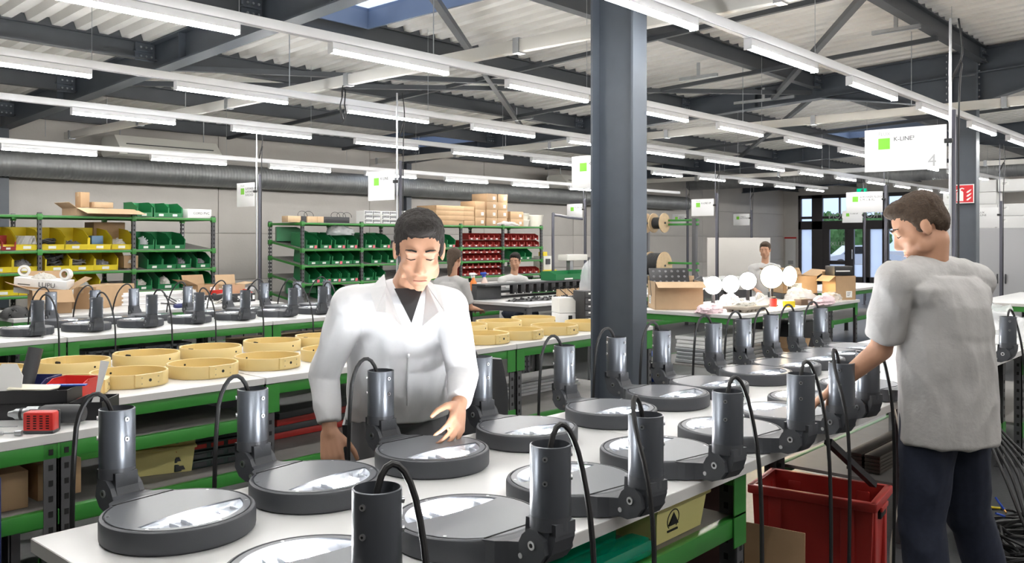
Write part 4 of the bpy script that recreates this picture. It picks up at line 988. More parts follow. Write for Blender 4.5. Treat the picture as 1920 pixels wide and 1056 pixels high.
# under the ring benches
t = thing('lidded_box', 'pale yellow lidded box on the lower shelf under the rings', 'plastic box', at_z(318, 890, .367) + Vector((.02, .12, 0)), -.35)
m = MB(); m.loft([[(-a, -b, z), (a, -b, z), (a, b, z), (-a, b, z)] for a, b, z in ((.135, .095, 0), (.15, .11, .13))], sm=False); m.build('box_body', esd, t)
MB().box((0, 0, .135), (.32, .24, .014), bev=.004).build('rim', esd, t); MB().box((.01, .0, .165), (.29, .21, .05), bev=.012).build('lid', esd, t); MB().box((0, 0, .192), (.10, .03, .008), bev=.003).build('lid_grip', dgrey, t)
for k in range(5):
    c = at_z(410, 880, .367); o = thing('folding_crate', ['dark folding crate at the bottom of the stack under the rings', 'dark green folding crate second in the stack under the rings', 'dark folding crate with red strip in the stack under the rings', 'dark folding crate fourth in the stack under the rings', 'dark folding crate on top of the stack under the rings'][k], 'crate', (c.x + .1, c.y + .25, .367 + k * .048), -.1, 'folding crates')
    MB().box((0, 0, .023), (.56, .36, .040), bev=.004).build('crate_body', mat('dark_green_plastic', (.03, .05, .045), .5) if 'dark_green_plastic' not in MATS else MATS['dark_green_plastic'], o)
    q = MB()
    for i in range(6): q.box((-.24 + .096 * i, -.182, .023), (.07, .006, .022))
    stuff(q.build('side_rib', redcrate if k == 2 else dgrey, o))
for k in range(4):
    o = MB().box((0, 0, .02), (.62, .4, .04), bev=.004).build('metal_sheet', dgrey if k % 2 else redcrate, None, (3.3, 4.85, .37 + k * .042), .04 * k); tag(o, '%s flat panel in the low pile under the middle ring bench' % ORD[k], 'panel', 'flat panels')
for k in range(5):
    o = MB().box((0, 0, .012), (1.3, .25, .02)).build('metal_profile', galv if k % 2 else cabm, None, (5.55, 4.85 + .02 * k, .307 + k * .022), .02); tag(o, '%s long metal strip on the shelf behind the big column' % ORD[k], 'profile', 'long metal strips')
o = thing('waste_bin', 'tall black bin standing behind the man in white', 'bin', (2.62, 3.12, 0), -.7)
m = MB(); 
m.loft([[(-a, -a * .8, z), (a, -a * .8, z), (a, a * .8, z), (-a, a * .8, z)] for a, z in ((.15, 0), (.20, .78), (.19, .78), (.14, .02))], sm=False); m.build('bin_body', blackp, o); MB().box((0, -.17, .72), (.2, .02, .03), bev=.004).build('grip', dgrey, o)
# office chair behind the floodlights
t = thing('office_chair', 'dark grey office chair between the ring bench and the floodlights', 'chair', (3.40, 3.36, 0), math.radians(-60))
m = MB(); rows = []
for k in range(7):
    z = .50 + .46 * k / 6; w_ = .20 + .035 * math.sin(PI * k / 6); rows.append([(w_ * math.cos(a), -.06 + .05 * math.sin(a) ** 2 + (.03 if math.sin(a) > 0 else 0) - .02 * k / 6 + (.02 * math.sin(a)), z) for a in [2 * PI * i / 18 for i in range(18)]])
m.loft(rows); m.build('backrest', dgrey, t); MB().box((0, .2, .47), (.46, .44, .07), bev=.02).build('seat', dgrey, t); MB().cyl((0, .2, .10), (0, .2, .44), .028).build('gas_stem', blackp, t); MB().box((0, -.03, .48), (.07, .03, .14), bev=.006).build('back_bracket', blackp, t)
for i in range(5):
    a = 2 * PI * i / 5; q = MB().bar((0, .2, .09), (.28 * math.cos(a), .2 + .28 * math.sin(a), .065), .045, .03).build('base_leg', blackp, t); MB().cyl((.27 * math.cos(a) - .012, .2 + .27 * math.sin(a), .028), (.27 * math.cos(a) + .012, .2 + .27 * math.sin(a), .028), .028).build('caster', rubber, q)
# ================================================================== UNDER THE NEAR BENCH
for k, (x, z, w_, h_, lb) in enumerate(((1.66, .648, 1.06, .165, 'large green translucent box on the shelf under the nearest floodlights'), (1.66, .648, 1.16, .06, 'long green translucent bag in front of the green box'))):
    t = thing('green_box' if k == 0 else 'green_bag', lb, 'plastic box' if k == 0 else 'plastic bag', (x, 1.64 if k == 0 else 1.47, z), 0)
    MB().box((0, 0, h_ / 2), (w_, .22 if k == 0 else .10, h_), bev=.01 if k == 0 else .028).build('box_body', greenbox, t)
t = thing('esd_crate', 'pale yellow crate with black triangle emblem on the near bench shelf', 'plastic crate', (2.45, 1.56, .648), 0)
m = MB(); m.loft([[(-a, -b, z), (a, -b, z), (a, b, z), (-a, b, z)] for a, b, z in ((.135, .09, 0), (.155, .105, .125), (.148, .098, .125), (.13, .085, .006))], sm=False); m.build('crate_body', esd, t)
m = MB(); 
for s in (-1, 1): m.box((s * .158, 0, .118), (.014, .228, .022), bev=.003); m.box((0, s * .108, .118), (.318, .014, .022), bev=.003)
m.build('crate_rim', esd, t)
em = MB(); 
R0 = Matrix.Rotation(-math.atan(.015 / .125), 4, 'X') @ Matrix.Rotation(PI / 2, 4, 'X')
em.tube([Vector((-.05, -.0975, .065)) + Vector((math.cos(a) * .034, -.004 * math.sin(a), math.sin(a) * .032)) for a in [-.9 + i * (PI + 1.8) / 16 for i in range(17)]], .0022, 6)
em.prism([(-.078, .048), (-.022, .048), (-.05, .088)], 'y', -.1015, -.096); em.box((-.05, -.0955, .030), (.06, .003, .006))
stuff(em.build('emblem', hole_m, t))
def crate(label, c, rz, w_, l_, h_, m_):
    t = thing('stacking_crate', label, 'crate', c, rz); k = .012; m = MB()
    m.loft([[(-a, -b, z), (a, -b, z), (a, b, z), (-a, b, z)] for a, b, z in ((w_ / 2 * .9, l_ / 2 * .94, 0), (w_ / 2, l_ / 2, h_), (w_ / 2 - k, l_ / 2 - k, h_), (w_ / 2 * .9 - k, l_ / 2 * .94 - k, .01))], sm=False); m.build('crate_body', m_, t)
    r = MB()
    for s in (-1, 1): r.box((s * (w_ / 2 + .004), 0, h_ - .02), (.03, l_ + .03, .04), bev=.005); r.box((0, s * (l_ / 2 + .004), h_ - .02), (w_ + .03, .03, .04), bev=.005)
    r.build('crate_rim', m_, t)
    for s in (-1, 1):
        for u in (-1, 1):
            MB().box((s * w_ / 2 * .62, u * (l_ / 2 * .975), h_ * .47), (.05, .02, h_ * .86), bev=.004).build('corner_rib', m_, t)
            MB().box((s * w_ / 2 * .96, u * l_ / 2 * .6, h_ * .47), (.02, .06, h_ * .86), bev=.004).build('corner_rib', m_, t)
        q = MB().box((0, s * (l_ / 2 + .016), h_ - .055), (w_ * .40, .012, .022), bev=.003).build('grip_slot', m_, t)
        MB().box((0, s * (l_ / 2 - .004), h_ - .085), (w_ * .34, .036, .035), bev=.006).build('grip_hole', hole_m, t)
    return t
crate('large red stacking crate standing on the floor under the bench', (4.11, 1.69, 0), math.radians(8), .34, .55, .42, redcrate)
t = thing('cardboard_sheet', 'upright cardboard sheet standing before the red crate', 'cardboard', (0, 0, 0)); ca, cb = at_d(1386, 976, 3.45), at_d(1510, 1000, 3.30)
t.location = (ca.x, ca.y, 0); ca, cb = ca - t.location, cb - t.location
MB().quad((ca.x, ca.y, 0), (cb.x, cb.y, 0), cb, ca, th=.006).build('sheet_panel', card, t); MB().quad((ca.x, ca.y, 0), (ca.x - .28, ca.y + .02, 0), ca + Vector((-.28, .02, -.18)), ca + Vector((-.004, 0, -.14)), th=.006).build('sheet_flap', card, t)
o = MB().box((0, 0, .31), (.30, .02, .60), bev=.003).build('dark_board', mat('maroon_board', (.05, .02, .018), .6), None, (3.66, 2.02, 0), math.radians(-60)); tag(o, 'dark maroon board standing between bench leg and red crate', 'board')
rumple('torn_paper', 'scrap of torn brown paper in front of the cardboard sheet', 'paper', (3.22, 1.02, .02), (.07, .04, .05), card2, 9)
o = thing('long_profiles', 'x', 'profile')
bpy.data.objects.remove(o)
for k in range(10):
    i, j = k % 5, k // 5
    o = MB().box((0, 0, 0), (2.2, .085, .018), bev=.002).build('metal_profile', mat('bronze_profile_metal', (.10, .085, .075), .4, .7) if 'bronze_profile_metal' not in MATS else MATS['bronze_profile_metal'], None, (6.0, 1.72 + .1 * j, .32 + .02 * i)); tag(o, '%s flat bar of the %s bundle under the far part of the near bench' % (ORD[i], ['front', 'rear'][j]), 'profile', 'flat bars under the near bench')
# trestle brace under the bench beyond the crate
o = MB().bar((3.45, 1.385, .79), (3.96, 1.385, .51), .03, .025).build('brace_bar', blackp); tag(o, 'black diagonal brace bar beneath the bench past the red crate', 'brace')
o = thing('power_adapter', 'black power adapter hanging under the bench edge', 'adapter', (4.55, 1.42, .70)); MB().box((0, 0, .03), (.16, .06, .05), bev=.01).build('adapter_body', blackp, o)
c = MB(); c.tube(arc_pts((-.08, 0, .03), (-.22, -.02, .0), (-.24, .0, .10), (-.26, .02, .114), 8), .007, 6); c.build('cable', rubber, o)
# loose cables on the aisle side
def cable(label, pts, r, m_=None): return tag(MB().tube(spline(pts, 7), r, 7).build('hanging_cable', m_ or rubber), label, 'cable')
cable('thin beige cord hanging from the bench edge before the red crate', [(4.1, 1.34, .83), (4.06, 1.30, .70), (3.98, 1.27, .52), (3.78, 1.25, .30), (3.66, 1.2, .006), (3.2, 1.1, .006)], .005, beige)
def pile(label, c, r, n, seed, rr=.008):
    rnd = random.Random(seed); t = thing('cable_pile', label, 'cable pile', c)
    for k in range(n):
        pts = []; ph = rnd.uniform(0, 6); q = rnd.uniform(.4, 1) * r; off = Vector((rnd.uniform(-.2, .2) * r, rnd.uniform(-.2, .2) * r, 0)); h = rnd.uniform(.01, .10)
        for i in range(9):
            a = ph + i * rnd.uniform(.6, .85); pts.append(off + Vector((math.cos(a) * q, math.sin(a) * q * .8, rr + h * (.5 + .5 * math.sin(i * 1.7 + ph)))))
        MB().tube(spline(pts, 4), rr, 6).build('cable', rubber, t)
    for k in range(8):
        a = rnd.uniform(0, 6); MB().cyl((math.cos(a) * .10 - .05, math.sin(a) * .08, .16 + .02 * (k % 3)), (math.cos(a) * .16 - .05, math.sin(a) * .13, .20 + .03 * (k % 2)), .006, n=7).build('wire_end', [mat('brass_ferrule', (.65, .35, .12), .35, .8) if 'brass_ferrule' not in MATS else MATS['brass_ferrule'], blue, yel][k % 3], t)
    return t
pile('tangle of black cables with coloured ends on the floor behind the jeans', (5.15, 1.05, 0), .36, 16, 4)
for k in range(6): cable('%s black cable drooping from the far bench to the tangle' % ORD[k], [(5.35 + .06 * k, 1.33, .82), (5.30 + .05 * k, 1.25, .55), (5.15 + .05 * k, 1.12 - .02 * k, .34), (5.1 + .03 * k, .98, .05), (5.3, .9, .02)], .008)
o = thing('tie_heap', 'x', 'x'); bpy.data.objects.remove(o)
# plastic film and box on the far part of the near bench
rumple('plastic_film', 'clear plastic film heap on the far bench beyond the man in grey', 'plastic film', (7.3, 1.75, TZ), (.42, .3, .2), clearf, 5)
carton('white_box', 'long white carton under the plastic film on the far bench', (6.6, 1.95, TZ), (.3, .5, .10), 0, paperw)
carton('grey_box', 'grey printed carton on the shelf under the far bench', (6.1, 1.7, .31), (.8, .4, .22), 0, cabm)
o = bench('white workbench beyond the sign pole with plastic film', 6.92, 9.0, T1Y0, T1Y1, [.3], .06)
# ================================================================== PACKING BENCH (behind the second bench floodlights)
p = at_z(90, 575, TZ)
carton('cardboard_box', 'open cardboard box with spread flaps on the packing bench', (3.52, 9.60, TZ), (.36, .46, .24), math.radians(-14), card, open_=[('y', -.5, .24), ('x', .35, .22), ('X', .55, .22), ('Y', 1.1, .2)])
carton('cardboard_box', 'large closed cardboard box next to the open one on the packing bench', (4.22, 10.0, TZ), (.82, .34, .24), math.radians(38), card)
t = thing('printed_carton', 'white printed carton with dark lettering standing in the open box', 'carton', (3.50, 9.70, TZ + .19), math.radians(-42)); t.rotation_euler = (.08, .10, math.radians(-42))
MB().box((0, 0, .08), (.52, .20, .16), bev=.003).build('carton_body', paperw, t); MB().b2((-.262, -.102, .055), (.262, -.100, .075)).build('brown_stripe', card, t); MB().b2((.10, -.103, .03), (.14, -.100, .055)).build('red_mark', redb, t)
text('carton_lettering', 'LUPU', .07, inkm, t, (-.02, -.1035, .085), (PI / 2, 0, 0)); stuff(MB().b2((-.22, -.103, .09), (-.10, -.1, .10)).build('small_print', inkm, t))
for k, x in enumerate((-.19, .22)):
    o = thing('tape_roll', ['tape roll perched on the printed carton, frame-edge end', 'tape roll perched on the printed carton, corner-post end'][k], 'tape roll', (3.50 + x * .75, 9.70 - x * .7, TZ + .41 + (-.02 if k else .02)), -.4 - .6 * k)
    R = Matrix.Rotation(PI / 2, 4, 'X'); m = MB(); m.lathe([(.035, -.03), (.058, -.03), (.058, .03), (.035, .03), (.035, -.03)], 24, (0, 0, 0), R); m.build('roll', paperw, o); m = MB(); m.lathe([(.0352, .031), (.031, .031), (.031, -.031), (.0352, -.031)], 24, (0, 0, 0), R); m.build('core', card, o)
heap('packing_scrap', 'crumpled scraps beside the tape rolls on the printed carton', 'scraps', (3.50, 9.70, TZ + .34), (.13, .09, .08), partsw, 71, 16)
heap('cable_scrap', 'black cables and parts at the frame edge of the packing bench', 'cables', (3.08, 9.25, TZ), (.14, .18, .14), rubber, 72, 30)
for k in range(6):
    o = MB().b2((-1.0, -.04, 0), (1.0, .04, .022), bev=.002).build('white_profile', white_trim, None, (5.0 + .03 * k, 9.98 + .02 * (k % 2), TZ + .001 + k * .0235)); tag(o, '%s white profile of the pile at the back of the packing bench' % ORD[k], 'profile', 'white profiles')
rnd = random.Random(5)
for k in range(5):
    c = MB(); x0 = 4.75 + .17 * k; pts = [(x0 + rnd.uniform(-.12, .12), 9.35 + rnd.uniform(-.2, .25), TZ + .01 + (.10 if i in (2, 3) else .02) * rnd.uniform(.5, 1.3)) for i in range(7)]
    c.tube(spline(pts, 6), .006, 6); tag(c.build('loose_cable', partsw if k % 2 else rubber), '%s loose cable on the packing bench, counted from the big carton' % ORD[k], 'cable', 'loose cables')
heap('paper_scrap', 'white paper and parts scattered on the packing bench', 'scraps', (5.0, 9.5, TZ), (.35, .25, .07), paperw, 73, 40, sm=1)
t = thing('cordless_screwdriver', 'small blue and grey power screwdriver on the packing bench', 'screwdriver', (4.62, 9.10, TZ), .1); MB().lathe([(0, 0), (.02, 0), (.026, .05), (.024, .15), (.012, .17), (.010, .22), (0, .22)], 14, (0, 0, .026), Matrix.Rotation(PI / 2, 4, 'Y')).build('body', navy, t); MB().cyl((.22, 0, .026), (.27, 0, .026), .006).build('bit', galv, t)
for k in range(4):
    x = 5.15 + .2 * k; t = thing('driver_unit', '%s black driver unit in the row beside the red tray' % ORD[k], 'driver unit', (x, 9.5, TZ), .05 * k, 'black driver units'); MB().box((0, 0, .05), (.18, .10, .10), bev=.004).build('unit_body', blackp, t); MB().box((.06, -.052, .05), (.03, .006, .05)).build('unit_label', labelw, t); MB().box((-.05, -.03, .11), (.04, .03, .02), bev=.004).build('terminal', dgrey, t)
RT = make_bin(.42, .30, .13, redb, False, False, .6, .4); RT.place((5.72, 9.62, TZ), .1, 'bright red tray at the end of the packing bench')
carton('cardboard_box', 'open brown carton before the end post of the yellow-bin rack', (5.45, 10.05, TZ), (.30, .3, .20), .1, card, open_=[('x', .4, .16), ('Y', 1.2, .12)], lab=('y', .06, .10, .07, .07)); carton('cardboard_box', 'second open brown carton next to the sign pole', (5.82, 10.0, TZ), (.26, .28, .19), -.1, card2, open_=[('X', .2, .12), ('Y', 1.3, .12)])
rumple('plastic_bag', 'small white plastic bag peaked over the cables on the packing bench', 'bag', (5.15, 9.75, TZ), (.10, .08, .13), clearf, 6)
# under the second floodlight benches
for k in range(6):
    o = thing('grid_crate', '%s grey perforated crate stacked under the second floodlight bench' % ORD[k], 'crate', (3.12 + .46 * (k % 2), 7.35, .006 + .235 * (k // 2)), 0, 'grey grid crates'); cr = MB(); w_, h_ = .43, .23
    cr.box((0, .18, h_ / 2), (w_, .01, h_)); cr.box((0, 0, .006), (w_, .36, .012))
    for i in range(8): cr.box((-w_ / 2 + .008 + (w_ - .016) * i / 7, -.18, h_ / 2), (.016, .012, h_))
    for j in range(5): cr.box((0, -.18, .01 + (h_ - .02) * j / 4), (w_, .012, .018))
    for s in (-1, 1): cr.box((s * w_ / 2, 0, h_ / 2), (.01, .36, h_))
    stuff(cr.build('crate_grid', mat('mid_grey_plastic', (.22, .23, .25), .5) if 'mid_grey_plastic' not in MATS else MATS['mid_grey_plastic'], o))
o = MB().box((0, 0, .30), (.62, .5, .6), bev=.01).build('black_case', blackp, None, (4.13, 7.6, 0)); tag(o, 'large black case under the second floodlight bench beside the grid crates', 'case')
for k in range(3): carton('cardboard_box', '%s carton under the end of the second floodlight bench' % ORD[k], (4.9 + .43 * k, 8.0, .31), (.40, .35, .28), 0, card, 'cartons under the bench', False, ('y', .1, .08, .08, .1))
t = thing('tape_dispenser', 'black rolling cable drum under the second floodlight bench', 'drum', (2.55, 7.2, 0)); 
for s in (-1, 1): MB().cyl((0, s * .11, .38), (0, s * .09, .38), .20, n=28).build('flange', blackp, t)
MB().cyl((0, -.09, .38), (0, .09, .38), .12, n=24).build('core', dgrey, t); MB().prism([(-.16, 0), (.16, 0), (.04, .42), (-.04, .42)], 'y', -.14, -.12).build('stand_plate', blackp, t); MB().prism([(-.16, 0), (.16, 0), (.04, .42), (-.04, .42)], 'y', .12, .14).build('stand_plate', blackp, t)
for k, (x, m_) in enumerate(((3.25, yel), (3.62, yel), (3.1, navy), (3.75, navy))): make_bin(.30, .4, .15, m_, False).place((x, 9.15, .508 if k > 1 else .10), 0, ['yellow bin on the floor under the packing bench, nearer the drum', 'yellow bin on the floor under the packing bench, nearer the grid crates', 'navy bin with paper on the packing bench shelf, nearer the drum', 'navy bin on the packing bench shelf, nearer the grid crates'][k], 'bins under the packing bench')
# ================================================================== BLACK LINEAR FIXTURE BENCH
t = thing('linear_fixture', 'long black linear fixture with hanging boxes on the bench by the seated man', 'linear light', (7.75, 7.48, TZ))
L = 3.9; MB().b2((0, -.10, .175), (L, .14, .20), bev=.004).build('top_profile', dgrey, t); MB().b2((0, .05, .0), (.45, .14, .175), bev=.004).build('end_housing', dgrey, t); MB().b2((0, .10, 0), (L, .14, .03)).build('foot_profile', blackp, t)
for k in range(22):
    x = .52 + .155 * k; q = MB().b2((x, -.09, .06), (x + .085, -.03, .175), bev=.003).build('driver_box', blackp, t); MB().b2((x + .03, -.0925, .062), (x + .05, -.0895, .075)).build('terminal_dot', labelw, q)
for k in range(14):
    x = 9.02 + .155 * k; o = MB().prism([(0, 0), (.14, 0), (.15, .085), (.005, .095)], 'y', 0, .03).build('tan_block', card2, None, (x, 7.26, TZ)); tag(o, '%s tan block leaning before the black linear fixture' % ORD[k], 'block', 'tan blocks at the linear fixture')
    c = MB(); c.tube(arc_pts((x + .05, 7.38, TZ + .10), (x + .02, 7.30, TZ + .16), (x + .06, 7.22, TZ + .05), (x + .12, 7.20, TZ + .008), 7), .006, 5); tag(c.build('black_lead', rubber), '%s black lead hanging over the tan blocks' % ORD[k], 'cable', 'leads at the linear fixture')
heap('wire_scrap', 'dark screws and clips scattered on the white linear fixture bench', 'scraps', (8.4, 7.05, TZ), (.6, .25, .02), rubber, 81, 40, sm=1)
heap('wire_scrap', 'dark offcuts scattered below the tan blocks', 'scraps', (9.3, 7.0, TZ), (.6, .2, .02), dgrey, 82, 30, sm=1)
p = at_d(880, 530, 12.2)
def spray(label, p, bm_, tm_):
    t = thing('spray_bottle', label, 'bottle', p); MB().lathe([(0, 0), (.045, 0), (.048, .02), (.046, .10), (.018, .15), (.016, .17), (0, .17)], 18).build('bottle', bm_, t); MB().cyl((0, 0, .17), (0, 0, .195), .02).build('cap', tm_, t); MB().box((-.02, 0, .215), (.10, .03, .035), bev=.008).build('spray_head', tm_, t); MB().bar((-.045, 0, .205), (-.03, 0, .165), .01, .012).build('trigger', tm_, t)
o_m = mat('orange_plastic', (.80, .22, .03), .45); b2 = MATS['blue_plastic']
def side_shelf(x0, x1, y0, y1, z, label): return bench(label, x0, x1, y0, y1)
spray('orange bottle with white nozzle standing near the seated man', (8.12, 7.95, TZ + .09), o_m, labelw); spray('pale bottle with blue spray head near the seated man', (8.36, 7.98, TZ + .09), mat('pale_pink_plastic', (.75, .58, .52), .4), blue)
o = MB().box((0, 0, .045), (.14, .12, .09), bev=.008).build('white_pot', labelw, None, (8.85, 7.92, TZ + .09)); tag(o, 'white pot on the back table in front of the seated man', 'pot')
t = thing('back_table', 'dark work table behind the black linear fixture', 'table', (9.6, 8.02, 0)); MB().box((0, 0, .92), (3.6, .60, .035), bev=.004).build('tabletop', dgrey, t)
for sx in (-1, 1):
    for sy in (-1, 1): MB().b2((sx * 1.74 - .03, sy * .25 - .03, 0), (sx * 1.74 + .03, sy * .25 + .03, .905)).build('leg', post_m, t)
for nm in ('spray_bottle', 'spray_bottle.001', 'white_pot'): bpy.data.objects[nm].location.z = .939
GT = make_bin(.60, .26, .12, grn, True, False, .7, .4); q = at_d(1062, 522, 14.2); GT.place((9.42, 7.38, TZ + .201), 0, 'long green tray lying on the black linear fixture'); GT.place((10.06, 7.39, TZ + .201), 0, 'shorter green tray next to the long green one')
bench('white bench behind the black linear fixture', q.x - .6, q.x + 2.0, q.y - .4, q.y + .6, [.4], .05); 
for nm in [o.name for o in bpy.data.objects if o.get('label') in ('long green tray lying on the black linear fixture', 'shorter green tray next to the long green one')]: pass
rumple('plastic_bag', 'clear plastic bag hanging beside the big steel column', 'bag', at_d(1103, 560, 9.0), (.09, .09, .30), clearf, 12, amp=.18)
t = thing('bag_stand', 'slim grey stand that carries the clear plastic bag', 'stand', at_d(1104, 545, 9.05) * 1); t.location.z = 0; MB().cyl((0, 0, 0), (0, 0, 1.42), .012, n=8).build('stand_rod', post_m, t); MB().cyl((0, 0, 0), (0, 0, .02), .14, n=18).build('stand_base', post_m, t)
# white carton and black drawer tower on the ring bench end
t = thing('white_case', 'white lidded case standing behind the last rings', 'case', (6.29, 4.98, TZ), -.5); t.scale = (.62, .8, .82); MB().box((0, 0, .05), (.30, .24, .10), bev=.006).build('case_base', paperw, t); MB().prism([(-.15, .105), (.15, .105), (.15, .20), (.06, .27), (-.15, .27)], 'y', -.12, .12).build('case_lid', labelw, t); MB().box((.02, -.123, .05), (.06, .004, .05)).build('dark_window', hole_m, t)
t = thing('drawer_tower', 'black tower of small drawers beside the white case', 'drawer cabinet', (6.34, 4.74, TZ), -.4); t.scale = (.7, .7, .76); MB().box((0, .06, .19), (.24, .30, .38), bev=.005).build('tower_body', blackp, t)
for k in range(5):
    q = MB().box((0, -.095, .04 + .075 * k), (.22, .014, .064), bev=.003).build('drawer', dgrey, t); MB().box((-.03, -.104, .052 + .075 * k), (.08, .004, .018)).build('drawer_label', labelw, q); MB().cyl((.06, -.10, .035 + .075 * k), (.06, -.108, .035 + .075 * k), .010, n=10).build('blue_knob', blue, q)
# ================================================================== LAMP BENCH (7.9..11.1 x 4.05..5.3)
carton('cardboard_box', 'open cardboard box with black cell panel at the corner of the lamp bench', (8.28, 5.02, TZ), (.52, .40, .30), math.radians(-46), card2, open_=[('y', -.35, .16), ('Y', 1.4, .05)], lab=('x', .08, .05, .10, .09))
t = thing('cell_panel', 'black honeycomb cell panel sticking out of the open box', 'panel', (8.26, 5.06, TZ + .17), math.radians(-46)); t.rotation_euler = (-.5, 0, math.radians(-46)); MB().box((0, 0, .13), (.44, .02, .34), bev=.004).build('panel_body', blackp, t)
for i in range(6):
    for j in range(5): m = MB(); m.lathe([(.028, -.008), (.022, -.002), (.002, .002)], 12, (-.17 + .068 * i, -.0105, .0 + .065 * j), Matrix.Rotation(PI / 2, 4, 'X')); m.build('cell', partsg, t)
def globe(label, px, py, d, m_, r, face):
    p = at_d(px, py, d); t = thing('test_lamp', label, 'lamp', (p.x, p.y, TZ), face); h = p.z - TZ
    MB().lathe([(0, 0), (.07, 0), (.07, .012), (.022, .02), (.018, h - r), (0, h - r)], 20).build('stand', blackp, t)
    R = Matrix.Rotation(PI / 2, 4, 'X')
    MB().lathe([(0, -.10), (.05, -.095), (r * .7, -.05), (r, -.01), (r * 1.03, .004), (r * .96, .006)], 28, (0, 0, h), R).build('lamp_housing', dgrey, t)
    MB().lathe([(r * .955, .004), (r * .8, .022), (r * .5, .034), (0, .038)], 28, (0, 0, h), R).build('lit_lens', m_, t)
    return t
fc = math.radians(-48)
for k, (px, py, d, m_, r, f) in enumerate(((1314, 532, 9.75, lampcool, .085, .9), (1337, 535, 9.9, lampcool, .105, fc), (1370, 533, 10.1, lampcool, .105, fc), (1402, 527, 10.3, lampcool, .105, fc), (1447, 519, 9.9, lampwarm, .135, fc), (1480, 518, 10.9, lampwarm, .13, fc + .5))):
    globe(['lit round lamp turned edge-on beside the open box', 'white lit round lamp nearest the open box', 'white lit round lamp in the middle of the white three', 'white lit round lamp next to the warm ones', 'big warm lit round lamp on a dark stand', 'second warm lit round lamp, half behind the big one'][k], px, py, d, m_, r, f)
for k, (px, py, r, m_, lb) in enumerate(((1330, 572, (.20, .12, .07), pinkf, 'pink foam wrap lying beside the open box'), (1368, 560, (.16, .10, .11), pinkf, 'white foam wrap lump in front of the white lamps'), (1500, 552, (.30, .16, .13), clearf, 'crumpled clear wrap under the warm lamps'), (1545, 556, (.30, .10, .08), pinkf, 'pink foam wrap roll near the stacked cartons'), (1618, 558, (.25, .12, .08), clearf, 'clear wrap scraps at the far end of the lamp bench'))):
    p = at_z(px, py + 14, TZ) if px < 1600 else Vector((10.58, 4.22, TZ)); rumple('foam_wrap' if m_ is pinkf else 'plastic_wrap', lb, 'wrap', (p.x, p.y, TZ), r, m_, 20 + k, rz=.2)
p = at_z(1397, 585, TZ); t = thing('egg_tray', 'grey pulp tray with cups at the near edge of the lamp bench', 'pulp tray', (p.x + .1, p.y + .04, TZ), 0); MB().box((0, 0, .045), (.52, .28, .03), bev=.008).build('tray_rim', mat('grey_pulp', (.36, .32, .27), .9), t)
for i in range(6):
    for j in range(3): MB().lathe([(0, 0), (.022, 0), (.038, .035), (.038, .04)], 10, (-.21 + .084 * i, -.085 + .085 * j, 0)).build('cup', MATS['grey_pulp'], t)
heap('grey_foam_heap', 'pale scraps lying in the pulp tray', 'scraps', (p.x + .1, p.y + .06, TZ + .06), (.18, .10, .06), partsw, 91, 24)
p = at_z(1450, 575, TZ); t = thing('red_connector', 'small red and grey connector under the big warm lamp', 'connector', (p.x, p.y, TZ)); MB().cyl((0, 0, 0), (0, 0, .09), .04, n=18).build('connector_body', redb, t); MB().cyl((0, 0, .09), (0, 0, .11), .03, n=18).build('connector_cap', dgrey, t)
p = at_z(1479, 576, TZ); t = thing('yellow_box', 'small yellow box on the lamp bench edge', 'box', (p.x, p.y, TZ), fc); MB().box((0, 0, .035), (.12, .07, .07), bev=.003).build('box_body', yel, t)
p = at_z(1507, 572, TZ); t = thing('brown_case', 'dark brown case beside the small yellow box', 'case', (p.x, p.y, TZ), -.3); MB().box((0, 0, .035), (.20, .10, .07), bev=.004).build('case_body', mat('brown_case_paint', (.10, .06, .035), .5), t); MB().box((.03, -.052, .04), (.04, .006, .03)).build('latch', galv, t)
carton('cardboard_box', 'brown carton with white label behind the pink wrap', (10.80, 4.80, TZ + .072), (.46, .42, .22), math.radians(-40), card, open_=[('x', .6, .16), ('X', .5, .16), ('Y', .8, .12)], lab=('y', -.08, .05, .20, .08))
o = MB().box((0, 0, .035), (.5, .4, .07), bev=.005).build('dark_tray', dgrey, None, (10.80, 4.80, TZ), math.radians(-40)); tag(o, 'dark tray beneath the brown carton with white label', 'tray')
carton('cardboard_box', 'tall open brown carton at the end of the lamp bench', (10.93, 4.25, TZ), (.30, .26, .30), math.radians(-30), card, open_=[('x', -.6, .12), ('Y', 1.45, .05)], lab=('y', .05, .03, .09, .08))
o = MB().box((0, 0, .06), (.26, .20, .12), bev=.006).build('black_unit', blackp, None, (10.93, 4.25, TZ + .302), -.6); tag(o, 'black unit with white print lying on the tall brown carton', 'unit'); MB().b2((-.11, -.102, .05), (.09, -.1, .065)).build('printed_strip', labelw, o)
c = MB(); c.tube([Vector((10.35 + .09 * math.cos(a), 4.50, TZ + .05 + .09 * math.sin(a))) for a in [i * PI / 12 - .3 for i in range(15)]], .009, 7); tag(c.build('white_hose', paperw), 'white hose loop standing between the wrap and carton', 'hose')
c = MB(); c.tube(spline([at_z(1425, 570, TZ) + Vector((.1 * math.sin(i * 2.2), .05 * math.cos(i * 1.9), .02 + .05 * (i % 3))) + Vector((.05 * i, .03 * i, 0)) for i in range(8)], 5), .014, 7); tag(c.build('twisted_cord', paperw), 'white twisted cord in front of the big warm lamp', 'cord')  # a white cord, loosely twisted on the bench
for k in range(7):
    o = MB().box((0, 0, .02), (1.2, .5, .035), bev=.003).build('flat_pack', galv if k < 4 else paperw, None, (8.6, 4.6, .31 + .04 * k), .02 * (k % 3)); tag(o, '%s flat pack in the pile under the lamp bench' % ORD[k], 'flat pack', 'flat packs under the lamp bench')
t = carton('cardboard_box', 'brown carton on the floor under the lamp bench', (9.5, 4.3, 0), (.34, .4, .34), .2, card, open_=[('y', .5, .2), ('X', .6, .2)])
